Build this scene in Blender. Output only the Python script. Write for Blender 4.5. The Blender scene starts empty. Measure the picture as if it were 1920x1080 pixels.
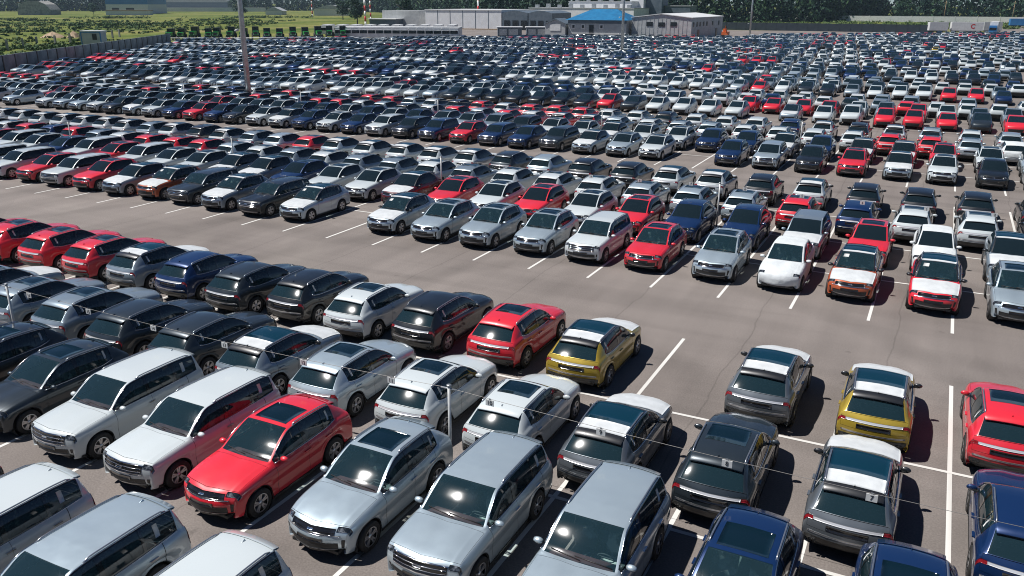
import bpy, math, random
import numpy as np
from mathutils import Matrix, Vector, Euler

random.seed(7); RNG = np.random.default_rng(7)
SC = bpy.context.scene
COL = SC.collection

# ------------------------------------------------------------------ camera, sky, sun, exposure
cam_d = bpy.data.cameras.new('camera'); cam = bpy.data.objects.new('camera', cam_d); COL.objects.link(cam)
_R = Vector((0.89273507, 0.45057324, 0.00280147)); _U = Vector((-0.14734123, 0.28604492, 0.9468204)); _F = Vector((-0.42581059, 0.84567255, -0.32175035))
cam.matrix_world = Matrix(((_R.x, _U.x, -_F.x, 8.6328), (_R.y, _U.y, -_F.y, -18.9638), (_R.z, _U.z, -_F.z, 9.9312), (0, 0, 0, 1)))
cam_d.sensor_width = 36.0; cam_d.lens = 1571.447 / 1920 * 36; cam_d.clip_start = 0.2; cam_d.clip_end = 9000
SC.camera = cam
SUN = Vector((-0.46, -0.23, 0.86)).normalized()          # towards the sun
w = bpy.data.worlds.new('World'); SC.world = w; w.use_nodes = True
wn = w.node_tree.nodes; bg = wn['Background']; sky = wn.new('ShaderNodeTexSky'); sky.sky_type = 'NISHITA'; sky.sun_disc = False
sky.sun_elevation = math.asin(SUN.z); sky.sun_rotation = math.atan2(SUN.x, SUN.y); sky.air_density = 0.6; sky.dust_density = 0.0; sky.ozone_density = 6.0
w.node_tree.links.new(sky.outputs[0], bg.inputs[0]); bg.inputs[1].default_value = 0.05
sd = bpy.data.lights.new('sun', 'SUN'); sd.energy = 5.0; sd.angle = math.radians(0.53); sd.color = (1.0, 0.965, 0.925)
sun = bpy.data.objects.new('sun', sd); COL.objects.link(sun); sun.rotation_euler = SUN.to_track_quat('Z', 'Y').to_euler(); sun.location = (0, 0, 60)
SC.view_settings.view_transform = 'Standard'; SC.view_settings.look = 'None'; SC.view_settings.exposure = 0.36; SC.view_settings.gamma = 1.0
SC.cycles.use_denoising = True; SC.cycles.sample_clamp_indirect = 4.0; SC.cycles.max_bounces = 6; SC.cycles.transparent_max_bounces = 8
SC.cycles.filter_width = 1.05; SC.cycles.caustics_reflective = False; SC.cycles.caustics_refractive = False

# ------------------------------------------------------------------ materials
MATS = {}
def mat(name, col=(.5, .5, .5), rough=.5, metal=0., spec=.5, coat=0., build=None):
    m = bpy.data.materials.new(name); m.use_nodes = True
    b = m.node_tree.nodes['Principled BSDF']
    b.inputs['Base Color'].default_value = (*col, 1); b.inputs['Roughness'].default_value = rough; b.inputs['Metallic'].default_value = metal
    b.inputs['Specular IOR Level'].default_value = spec; b.inputs['Coat Weight'].default_value = coat; b.inputs['Coat Roughness'].default_value = .03
    if build: build(m.node_tree, b)
    MATS[name] = m
    return m
def nd(nt, t, **kw):
    n = nt.nodes.new(t)
    for k, v in kw.items(): setattr(n, k, v)
    return n
def noise_mix(c1, c2, scale, detail=4, lo=.35, hi=.65, coord='Object', bump=0., bscale=None, c3=None, s3=None):
    def f(nt, b):
        tc = nd(nt, 'ShaderNodeTexCoord'); n = nd(nt, 'ShaderNodeTexNoise'); n.inputs['Scale'].default_value = scale; n.inputs['Detail'].default_value = detail
        nt.links.new(tc.outputs[coord], n.inputs['Vector'])
        r = nd(nt, 'ShaderNodeValToRGB'); r.color_ramp.elements[0].position = lo; r.color_ramp.elements[1].position = hi
        r.color_ramp.elements[0].color = (*c1, 1); r.color_ramp.elements[1].color = (*c2, 1)
        nt.links.new(n.outputs[0], r.inputs[0]); out = r.outputs[0]
        if c3:
            n3 = nd(nt, 'ShaderNodeTexNoise'); n3.inputs['Scale'].default_value = s3; n3.inputs['Detail'].default_value = 6; nt.links.new(tc.outputs[coord], n3.inputs['Vector'])
            mr = nd(nt, 'ShaderNodeMapRange'); mr.inputs[1].default_value = .45; mr.inputs[2].default_value = .62; nt.links.new(n3.outputs[0], mr.inputs[0])
            mx = nd(nt, 'ShaderNodeMixRGB'); mx.inputs[2].default_value = (*c3, 1); nt.links.new(mr.outputs[0], mx.inputs[0]); nt.links.new(out, mx.inputs[1]); out = mx.outputs[0]
        nt.links.new(out, b.inputs['Base Color'])
        if bump:
            n2 = nd(nt, 'ShaderNodeTexNoise'); n2.inputs['Scale'].default_value = bscale or scale * 4; n2.inputs['Detail'].default_value = 5; nt.links.new(tc.outputs[coord], n2.inputs['Vector'])
            bp = nd(nt, 'ShaderNodeBump'); bp.inputs['Strength'].default_value = bump; bp.inputs['Distance'].default_value = .05
            nt.links.new(n2.outputs[0], bp.inputs['Height']); nt.links.new(bp.outputs[0], b.inputs['Normal'])
    return f
def paint_nodes(src):
    def f(nt, b):
        if src == 'obj':
            oi = nd(nt, 'ShaderNodeObjectInfo'); c, a, rnd = oi.outputs['Color'], oi.outputs['Alpha'], oi.outputs['Random']
        else:
            at = nd(nt, 'ShaderNodeAttribute', attribute_name='paint'); c, a = at.outputs['Color'], at.outputs['Alpha']
        nt.links.new(c, b.inputs['Base Color']); nt.links.new(a, b.inputs['Metallic'])
        tc = nd(nt, 'ShaderNodeTexCoord'); n = nd(nt, 'ShaderNodeTexNoise'); n.inputs['Scale'].default_value = 3; n.inputs['Detail'].default_value = 6
        nt.links.new(tc.outputs['Object'], n.inputs['Vector'])
        mr = nd(nt, 'ShaderNodeMapRange'); mr.inputs[3].default_value = .30; mr.inputs[4].default_value = .46; nt.links.new(n.outputs[0], mr.inputs[0]); nt.links.new(mr.outputs[0], b.inputs['Roughness'])
        mc = nd(nt, 'ShaderNodeMapRange'); mc.inputs[3].default_value = .03; mc.inputs[4].default_value = .09; nt.links.new(n.outputs[0], mc.inputs[0]); nt.links.new(mc.outputs[0], b.inputs['Coat Roughness'])
    return f
mat('car_paint', rough=.38, coat=1., build=paint_nodes('obj'))
mat('car_paint_far', rough=.4, coat=.8, build=paint_nodes('attr'))
def glass_nodes(tint, rough, base=.0):
    def f(nt, b):
        out = nt.nodes['Material Output']
        tr = nd(nt, 'ShaderNodeBsdfTransparent'); tr.inputs[0].default_value = (*tint, 1)
        gl = nd(nt, 'ShaderNodeBsdfGlossy'); gl.inputs['Roughness'].default_value = rough; gl.inputs[0].default_value = (1, 1, 1, 1)
        g2 = nd(nt, 'ShaderNodeBsdfGlossy'); g2.inputs['Roughness'].default_value = .11; gm = nd(nt, 'ShaderNodeMixShader'); gm.inputs[0].default_value = .12; nt.links.new(gl.outputs[0], gm.inputs[1]); nt.links.new(g2.outputs[0], gm.inputs[2]); gl = gm
        df = nd(nt, 'ShaderNodeBsdfDiffuse'); df.inputs[0].default_value = (.12, .30, .38, 1); tm_ = nd(nt, 'ShaderNodeMixShader'); tm_.inputs[0].default_value = .07; nt.links.new(tr.outputs[0], tm_.inputs[1]); nt.links.new(df.outputs[0], tm_.inputs[2]); tr = tm_  # teal diffuse veil: dust haze plus sky reflection put in as colour
        lw = nd(nt, 'ShaderNodeFresnel'); lw.inputs[0].default_value = 1.6
        mx = nd(nt, 'ShaderNodeMixShader'); nt.links.new(lw.outputs[0], mx.inputs[0]); nt.links.new(tr.outputs[0], mx.inputs[1]); nt.links.new(gl.outputs[0], mx.inputs[2])
        nt.links.new(mx.outputs[0], out.inputs[0]); nt.nodes.remove(b)
    return f
mat('windscreen_glass', build=glass_nodes((.70, .84, .85), .035))
mat('tinted_glass', build=glass_nodes((.17, .235, .255), .04))
mat('dark_glass', (.007, .014, .018), .07, spec=.55)
mat('far_glass', (.007, .016, .021), .12, spec=.5)
mat('sunroof_glass', (.003, .012, .020), .06, spec=.4)
mat('panorama_glass', (.003, .026, .045), .08, spec=.45)  # teal-blue sky reflection put into the base colour
mat('black_plastic', (.016, .017, .018), .5, build=noise_mix((.012, .013, .014), (.022, .023, .024), 6))
mat('gloss_black', (.01, .01, .011), .12, coat=.6)
mat('interior', (.03, .034, .036), .7, build=noise_mix((.024, .028, .03), (.045, .05, .052), 4))
mat('dashboard_red', (.13, .04, .04), .5, build=noise_mix((.085, .03, .032), (.12, .045, .045), 5))
mat('seat_cover', (.40, .40, .36), .45, build=noise_mix((.08, .08, .08), (.58, .60, .54), 2.6, lo=.47, hi=.56))
mat('chrome', (.75, .76, .78), .12, 1.)
mat('light_bar', (.72, .73, .75), .25, .35, coat=.6)
mat('grille_mesh', (.06, .065, .07), .3, .6, build=noise_mix((.01, .011, .012), (.30, .31, .32), 40, lo=.45, hi=.6))
mat('satin_silver', (.55, .56, .58), .3, .9)
mat('headlight_glass', (.05, .06, .075), .06, .3, coat=1., build=noise_mix((.02, .025, .03), (.35, .38, .42), 9, lo=.5, hi=.7))
mat('tail_red', (.20, .008, .012), .1, coat=1., build=noise_mix((.13, .005, .008), (.28, .012, .018), 12))
mat('tyre', (.014, .014, .014), .75, build=noise_mix((.011, .011, .011), (.02, .019, .018), 14))
mat('rim_alloy', (.60, .61, .63), .28, .8)
mat('rim_dark', (.03, .031, .033), .35, .6)
mat('white_film', (.62, .63, .64), .36, coat=.15, build=noise_mix((.50, .525, .535), (.57, .595, .605), 3, bump=.3, bscale=4))
mat('fabric_cover', (.74, .75, .76), .6, build=noise_mix((.50, .535, .55), (.57, .605, .615), 2.5, bump=.6, bscale=3.4))
mat('paper', (.6, .6, .58), .6, build=noise_mix((.52, .53, .52), (.60, .61, .60), 9))
mat('ink', (.02, .02, .02), .6)
mat('line_paint', (.62, .61, .58), .6, build=noise_mix((.62, .61, .58), (.40, .385, .36), 2.2, detail=8, lo=.5, hi=.72))
mat('galvanised', (.42, .44, .45), .4, .6, build=noise_mix((.36, .38, .39), (.48, .5, .51), 3))
mat('post_paint', (.55, .56, .55), .45, .2, build=noise_mix((.45, .46, .45), (.6, .61, .6), 4))
mat('wire_steel', (.22, .21, .20), .5, .5)
mat('concrete', (.34, .33, .31), .85, build=noise_mix((.27, .265, .25), (.39, .38, .355), .9, detail=8, c3=(.20, .2, .19), s3=.5))
mat('fence_concrete', (.17, .20, .21), .85, build=noise_mix((.17, .22, .24), (.27, .33, .35), 1.2, detail=7, c3=(.11, .15, .17), s3=.6, coord='Object'))  # teal of the skylit shaded side mixed into the concrete colour
mat('steel_white', (.62, .63, .63), .45, build=noise_mix((.56, .57, .57), (.66, .67, .67), 1.2))
mat('steel_grey', (.40, .415, .42), .5, .1, build=noise_mix((.35, .365, .37), (.44, .455, .46), .8))
mat('steel_pale', (.74, .75, .76), .5, build=noise_mix((.68, .69, .70), (.78, .79, .80), .5))
mat('steel_bluegrey', (.10, .13, .16), .5, build=noise_mix((.08, .11, .14), (.12, .15, .18), .6))
mat('roof_blue', (.015, .14, .29), .4, build=noise_mix((.012, .12, .26), (.018, .16, .33), .7))
mat('blue_panel', (.03, .17, .40), .45, build=noise_mix((.025, .15, .37), (.04, .20, .44), .5))
mat('dark_sheet', (.022, .032, .042), .5, build=noise_mix((.018, .027, .036), (.028, .04, .05), .5))
mat('dark_opening', (.012, .014, .017), .3)
mat('yellow_paint', (.62, .36, .04), .5, build=noise_mix((.5, .28, .03), (.66, .4, .06), 1))
mat('red_mast', (.5, .03, .03), .5); mat('white_mast', (.75, .75, .74), .5)
mat('machine_green', (.015, .33, .06), .4, coat=.3); mat('machine_dark', (.02, .022, .022), .5)
mat('orange_paint', (.6, .12, .02), .5)
mat('sand', (.34, .25, .16), .95, build=noise_mix((.28, .2, .13), (.40, .30, .20), .8, detail=8, bump=.6))
mat('timber', (.30, .2, .11), .8, build=noise_mix((.24, .16, .09), (.36, .25, .14), 2))

def ground_nodes(nt, b):
    tc = nd(nt, 'ShaderNodeTexCoord')
    def nz(s, d=6, sx=1, sy=1):
        mp = nd(nt, 'ShaderNodeMapping'); mp.inputs['Scale'].default_value = (sx, sy, 1); nt.links.new(tc.outputs['Object'], mp.inputs[0])
        n = nd(nt, 'ShaderNodeTexNoise'); n.inputs['Scale'].default_value = s; n.inputs['Detail'].default_value = d; nt.links.new(mp.outputs[0], n.inputs['Vector']); return n.outputs[0]
    def ramp(v, pts):
        r = nd(nt, 'ShaderNodeValToRGB'); e = r.color_ramp.elements
        while len(e) < len(pts): e.new(.5)
        for i, (p, c) in enumerate(pts): e[i].position = p; e[i].color = (*c, 1)
        nt.links.new(v, r.inputs[0]); return r.outputs[0]
    g = ramp(nz(.035, 8, 1, .6), [(.28, (.045, .080, .018)), (.42, (.095, .125, .028)), (.56, (.15, .165, .045)), (.70, (.21, .19, .08))])
    f = ramp(nz(.35, 8), [(.3, (.55, .55, .55)), (.7, (1.3, 1.3, 1.2))])
    m = nd(nt, 'ShaderNodeMixRGB', blend_type='MULTIPLY'); m.inputs[0].default_value = 1; nt.links.new(g, m.inputs[1]); nt.links.new(f, m.inputs[2])
    nt.links.new(m.outputs[0], b.inputs['Base Color'])
mat('meadow', rough=.95, spec=.1, build=ground_nodes)

def asphalt_nodes(nt, b):
    tc = nd(nt, 'ShaderNodeTexCoord'); L = nt.links.new
    def nz(s, d=6, sx=1, sy=1, dist=0):
        mp = nd(nt, 'ShaderNodeMapping'); mp.inputs['Scale'].default_value = (sx, sy, 1); L(tc.outputs['Object'], mp.inputs[0])
        n = nd(nt, 'ShaderNodeTexNoise'); n.inputs['Scale'].default_value = s; n.inputs['Detail'].default_value = d; n.inputs['Distortion'].default_value = dist; L(mp.outputs[0], n.inputs['Vector']); return n.outputs[0]
    def rng(v, a, bb, c, d):
        m = nd(nt, 'ShaderNodeMapRange'); m.inputs[1].default_value = a; m.inputs[2].default_value = bb; m.inputs[3].default_value = c; m.inputs[4].default_value = d; L(v, m.inputs[0]); return m.outputs[0]
    def mul(a, v):
        m = nd(nt, 'ShaderNodeMixRGB', blend_type='MULTIPLY'); m.inputs[0].default_value = 1; L(a, m.inputs[1]); L(v, m.inputs[2]); return m.outputs[0]
    base = nd(nt, 'ShaderNodeMixRGB'); base.inputs[1].default_value = (.170, .148, .136, 1); base.inputs[2].default_value = (.210, .185, .170, 1)
    L(rng(nz(.12, 7), .35, .65, 0, 1), base.inputs[0]); c = base.outputs[0]
    c = mul(c, rng(nz(24, 4), .3, .7, .82, 1.16))                       # aggregate
    c = mul(c, rng(nz(.9, 8, 1, .08), .3, .7, .87, 1.09))               # paving passes along the lanes
    c = mul(c, rng(nz(.7, 9, .12, 1, .5), .34, .55, .84, 1.0))          # tyre tracks along the aisles
    # paving seams every few metres: thin dark lines
    sp = nd(nt, 'ShaderNodeSeparateXYZ'); L(tc.outputs['Object'], sp.inputs[0])
    wob = nd(nt, 'ShaderNodeMath', operation='ADD'); L(sp.outputs[0], wob.inputs[0]); L(rng(nz(.25, 5), 0, 1, -.35, .35), wob.inputs[1])
    md = nd(nt, 'ShaderNodeMath', operation='PINGPONG'); md.inputs[1].default_value = 2.1; L(wob.outputs[0], md.inputs[0])
    c = mul(c, rng(md.outputs[0], .0, .035, .74, 1.0))
    vo = nd(nt, 'ShaderNodeTexVoronoi'); vo.inputs['Scale'].default_value = .085; mpv = nd(nt, 'ShaderNodeMapping'); mpv.inputs['Scale'].default_value = (1, .55, 1); L(tc.outputs['Object'], mpv.inputs[0]); L(mpv.outputs[0], vo.inputs['Vector'])
    sv = nd(nt, 'ShaderNodeSeparateColor'); L(vo.outputs['Color'], sv.inputs[0]); c = mul(c, rng(sv.outputs[0], 0, 1, .93, 1.05))
    wv_ = nd(nt, 'ShaderNodeTexWave', wave_type='RINGS', rings_direction='Z'); wv_.inputs['Scale'].default_value = .045; wv_.inputs['Distortion'].default_value = 6; wv_.inputs['Detail'].default_value = 3; wv_.inputs['Detail Scale'].default_value = .6; L(tc.outputs['Object'], wv_.inputs['Vector'])
    c = mul(c, rng(wv_.outputs['Fac'], .90, 1.0, 1.0, .87))
    # oil spots and pale dust
    c = mul(c, rng(nz(1.6, 3), .70, .78, 1.0, .62))
    ms = nd(nt, 'ShaderNodeMixRGB'); ms.inputs[2].default_value = (.275, .248, .216, 1); L(rng(nz(.06, 9, 1, 1, .8), .60, .74, 0, .75), ms.inputs[0]); L(c, ms.inputs[1]); c = ms.outputs[0]
    L(c, b.inputs['Base Color'])
    bp = nd(nt, 'ShaderNodeBump'); bp.inputs['Strength'].default_value = .25; bp.inputs['Distance'].default_value = .02; L(nz(30, 3), bp.inputs['Height']); L(bp.outputs[0], b.inputs['Normal'])
mat('asphalt', rough=.82, spec=.3, build=asphalt_nodes)
def leaf_nodes(cols):
    def f(nt, b):
        at = nd(nt, 'ShaderNodeAttribute', attribute_name='tone'); r = nd(nt, 'ShaderNodeValToRGB'); e = r.color_ramp.elements
        while len(e) < len(cols): e.new(.5)
        for i, c in enumerate(cols): e[i].position = i / (len(cols) - 1); e[i].color = (*c, 1)
        nt.links.new(at.outputs['Fac'], r.inputs[0]); nt.links.new(r.outputs[0], b.inputs['Base Color'])
    return f
mat('forest_leaf', rough=.7, spec=.2, build=leaf_nodes([(.008, .026, .020), (.014, .042, .024), (.026, .062, .024), (.055, .085, .028)]))
mat('shrub_leaf', rough=.7, spec=.2, build=leaf_nodes([(.024, .062, .020), (.050, .10, .026), (.10, .14, .04)]))
mat('bark', (.06, .045, .035), .9, build=noise_mix((.04, .03, .025), (.09, .07, .05), 3))
M = MATS

# ------------------------------------------------------------------ helpers
def mesh_np(name, V, Q, mats=(), mi=None, smooth=False):
    """all faces quads (or triangles given as 3-columns)"""
    V = np.asarray(V, np.float32).reshape(-1, 3); Q = np.asarray(Q, np.int32); k = Q.shape[1]
    me = bpy.data.meshes.new(name); me.vertices.add(len(V)); me.vertices.foreach_set('co', V.ravel())
    me.loops.add(Q.size); me.loops.foreach_set('vertex_index', Q.ravel()); me.polygons.add(len(Q))
    me.polygons.foreach_set('loop_start', np.arange(0, Q.size, k, dtype=np.int32))
    if smooth: me.polygons.foreach_set('use_smooth', np.ones(len(Q), bool))
    for m in mats: me.materials.append(M[m] if isinstance(m, str) else m)
    if mi is not None: me.polygons.foreach_set('material_index', np.asarray(mi, np.int32))
    me.update(calc_edges=True); me.validate()
    return me
class MB:
    """collects boxes, prisms and tubes into one mesh"""
    def __init__(s): s.v, s.f, s.m, s.sm = [], [], [], []
    def add(s, vs, fs, mi=0, smooth=False):
        o = len(s.v); s.v += [tuple(v) for v in vs]
        for f in fs: s.f.append(tuple(i + o for i in f)); s.m.append(mi); s.sm.append(smooth)
    def box(s, a, b, mi=0, tf=None):
        x0, y0, z0 = a; x1, y1, z1 = b
        vs = [(x0, y0, z0), (x1, y0, z0), (x1, y1, z0), (x0, y1, z0), (x0, y0, z1), (x1, y0, z1), (x1, y1, z1), (x0, y1, z1)]
        if tf: vs = [tf(*v) for v in vs]
        s.add(vs, [(0, 3, 2, 1), (4, 5, 6, 7), (0, 1, 5, 4), (1, 2, 6, 5), (2, 3, 7, 6), (3, 0, 4, 7)], mi); return s
    def tube(s, pts, r, n=8, mi=0, cap=True):
        pts = [Vector(p) for p in pts]; rs = r if isinstance(r, (list, tuple)) else [r] * len(pts); rings = []
        for i, p in enumerate(pts):
            d = (pts[min(i + 1, len(pts) - 1)] - pts[max(i - 1, 0)]).normalized(); a = d.orthogonal().normalized() if abs(d.z) < .99 else Vector((1, 0, 0)); c = d.cross(a).normalized(); a = c.cross(d)
            rings.append([p + (a * math.cos(2 * math.pi * k / n) + c * math.sin(2 * math.pi * k / n)) * rs[i] for k in range(n)])
        vs = [v for rg in rings for v in rg]; fs = []
        for i in range(len(pts) - 1):
            for k in range(n): fs.append((i * n + k, i * n + (k + 1) % n, (i + 1) * n + (k + 1) % n, (i + 1) * n + k))
        if cap: fs += [tuple(range(n - 1, -1, -1)), tuple((len(pts) - 1) * n + k for k in range(n))]
        s.add(vs, fs, mi, True); return s
    def lathe(s, prof, axis='x', n=20, c=(0, 0, 0), mi=0):
        vs = []; fs = []
        for (a, r) in prof:
            for k in range(n):
                t = 2 * math.pi * k / n; p = (a, r * math.cos(t), r * math.sin(t)) if axis == 'x' else (r * math.cos(t), r * math.sin(t), a)
                vs.append((p[0] + c[0], p[1] + c[1], p[2] + c[2]))
        for i in range(len(prof) - 1):
            for k in range(n): fs.append((i * n + k, i * n + (k + 1) % n, (i + 1) * n + (k + 1) % n, (i + 1) * n + k))
        s.add(vs, fs, mi, True); return s
    def mesh(s, name, *mats):
        me = bpy.data.meshes.new(name); me.from_pydata(s.v, [], s.f)
        for m in mats: me.materials.append(M[m])
        me.polygons.foreach_set('material_index', s.m); me.polygons.foreach_set('use_smooth', s.sm); me.update(); return me
def ob(name, me, parent=None, loc=None, rz=None, color=None):
    o = bpy.data.objects.new(name, me); COL.objects.link(o)
    if parent is not None: o.parent = parent
    if loc is not None: o.location = loc
    if rz is not None: o.rotation_euler = (0, 0, rz)
    if color is not None: o.color = color
    return o
def tag(o, label=None, cat=None, group=None, kind=None):
    for k, v in (('label', label), ('category', cat), ('group', group), ('kind', kind)):
        if v: o[k] = v
    return o
def pchip(X, Y, x):
    """monotone cubic; X (n,), Y (n,...), x (m,)"""
    X = np.asarray(X, float); Y = np.asarray(Y, float); x = np.asarray(x, float)
    h = np.diff(X).reshape((-1,) + (1,) * (Y.ndim - 1)); d = np.diff(Y, axis=0) / h; m = np.zeros_like(Y)
    with np.errstate(divide='ignore', invalid='ignore'):
        hm = 2 * d[:-1] * d[1:] / (d[:-1] + d[1:])
    m[1:-1] = np.where(d[:-1] * d[1:] > 0, hm, 0); m[0] = d[0]; m[-1] = d[-1]
    i = np.clip(np.searchsorted(X, x, side='right') - 1, 0, len(X) - 2); t = ((x - X[i]) / (X[i + 1] - X[i])).reshape((-1,) + (1,) * (Y.ndim - 1)); hh = h[i]
    return (2 * t**3 - 3 * t**2 + 1) * Y[i] + (t**3 - 2 * t**2 + t) * hh * m[i] + (-2 * t**3 + 3 * t**2) * Y[i + 1] + (t**3 - t**2) * hh * m[i + 1]

# ------------------------------------------------------------------ car bodies
# station table: y, half width, sill z, belt x, belt z, roof-edge x, roof-edge z, centre z, bow of the centre line
CROSS = [(1.83, 0.66, 0.295, 0.62, 0.325, 0.54, 0.31, 0.31, 0.31), (1.91, 0.725, 0.295, 0.7, 0.43, 0.62, 0.44, 0.44, 0.285), (1.925, 0.765, 0.29, 0.735, 0.59, 0.63, 0.6, 0.6, 0.27), (1.89, 0.8, 0.285, 0.76, 0.73, 0.635, 0.74, 0.75, 0.26), (1.77, 0.838, 0.265, 0.77, 0.845, 0.635, 0.875, 0.885, 0.235), (1.5, 0.88, 0.245, 0.79, 0.935, 0.64, 0.975, 0.99, 0.12), (1.15, 0.9, 0.2, 0.8, 0.985, 0.64, 1.025, 1.045, 0.08), (0.87, 0.9, 0.2, 0.8, 1.01, 0.67, 1.05, 1.075, 0.07), (0.74, 0.9, 0.2, 0.8, 1.02, 0.745, 1.06, 1.085, 0.1), (0.35, 0.9, 0.2, 0.815, 1.03, 0.685, 1.33, 1.36, 0.08), (-0.06, 0.9, 0.2, 0.825, 1.035, 0.635, 1.525, 1.57, 0.07), (-0.32, 0.9, 0.2, 0.825, 1.04, 0.625, 1.555, 1.605, 0.03), (-0.46, 0.9, 0.2, 0.825, 1.045, 0.625, 1.56, 1.61, 0), (-1.05, 0.9, 0.2, 0.82, 1.065, 0.615, 1.54, 1.59, -0.02), (-1.34, 0.9, 0.2, 0.81, 1.11, 0.605, 1.51, 1.56, -0.05), (-1.56, 0.895, 0.255, 0.795, 1.16, 0.6, 1.445, 1.495, -0.07), (-2.0, 0.87, 0.295, 0.775, 1.075, 0.7, 1.09, 1.11, -0.11), (-2.055, 0.865, 0.295, 0.785, 0.915, 0.68, 0.92, 0.925, -0.16), (-2.075, 0.86, 0.295, 0.785, 0.72, 0.67, 0.72, 0.72, -0.165), (-2.04, 0.845, 0.295, 0.775, 0.47, 0.66, 0.47, 0.47, -0.17), (-1.93, 0.77, 0.295, 0.7, 0.33, 0.62, 0.33, 0.33, -0.17)]
SUV = [(1.99, 0.71, 0.315, 0.67, 0.34, 0.6, 0.34, 0.34, 0.24), (2.08, 0.775, 0.315, 0.75, 0.47, 0.66, 0.48, 0.48, 0.225), (2.1, 0.82, 0.31, 0.79, 0.66, 0.67, 0.67, 0.67, 0.215), (2.075, 0.85, 0.305, 0.81, 0.83, 0.67, 0.845, 0.855, 0.21), (1.98, 0.875, 0.285, 0.82, 0.955, 0.68, 0.99, 1.0, 0.17), (1.72, 0.912, 0.265, 0.825, 1.015, 0.66, 1.055, 1.07, 0.11), (1.3, 0.93, 0.22, 0.83, 1.065, 0.66, 1.105, 1.125, 0.08), (1.0, 0.93, 0.22, 0.83, 1.09, 0.69, 1.13, 1.15, 0.07), (0.87, 0.93, 0.22, 0.83, 1.1, 0.78, 1.135, 1.16, 0.1), (0.5, 0.93, 0.22, 0.845, 1.105, 0.725, 1.425, 1.455, 0.08), (0.12, 0.93, 0.22, 0.85, 1.11, 0.685, 1.63, 1.67, 0.07), (-0.28, 0.93, 0.22, 0.85, 1.115, 0.675, 1.66, 1.705, 0.03), (-0.42, 0.93, 0.22, 0.85, 1.115, 0.675, 1.665, 1.71, 0), (-1.22, 0.93, 0.22, 0.845, 1.13, 0.665, 1.66, 1.7, -0.02), (-1.74, 0.93, 0.22, 0.835, 1.15, 0.655, 1.635, 1.68, -0.04), (-2.06, 0.92, 0.275, 0.825, 1.17, 0.65, 1.575, 1.625, -0.08), (-2.22, 0.895, 0.315, 0.8, 1.11, 0.73, 1.13, 1.14, -0.12), (-2.26, 0.89, 0.315, 0.81, 0.92, 0.7, 0.93, 0.93, -0.13), (-2.27, 0.885, 0.315, 0.81, 0.74, 0.7, 0.74, 0.74, -0.13), (-2.25, 0.87, 0.315, 0.8, 0.49, 0.7, 0.49, 0.49, -0.13), (-2.13, 0.8, 0.315, 0.73, 0.34, 0.66, 0.34, 0.34, -0.13)]
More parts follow.
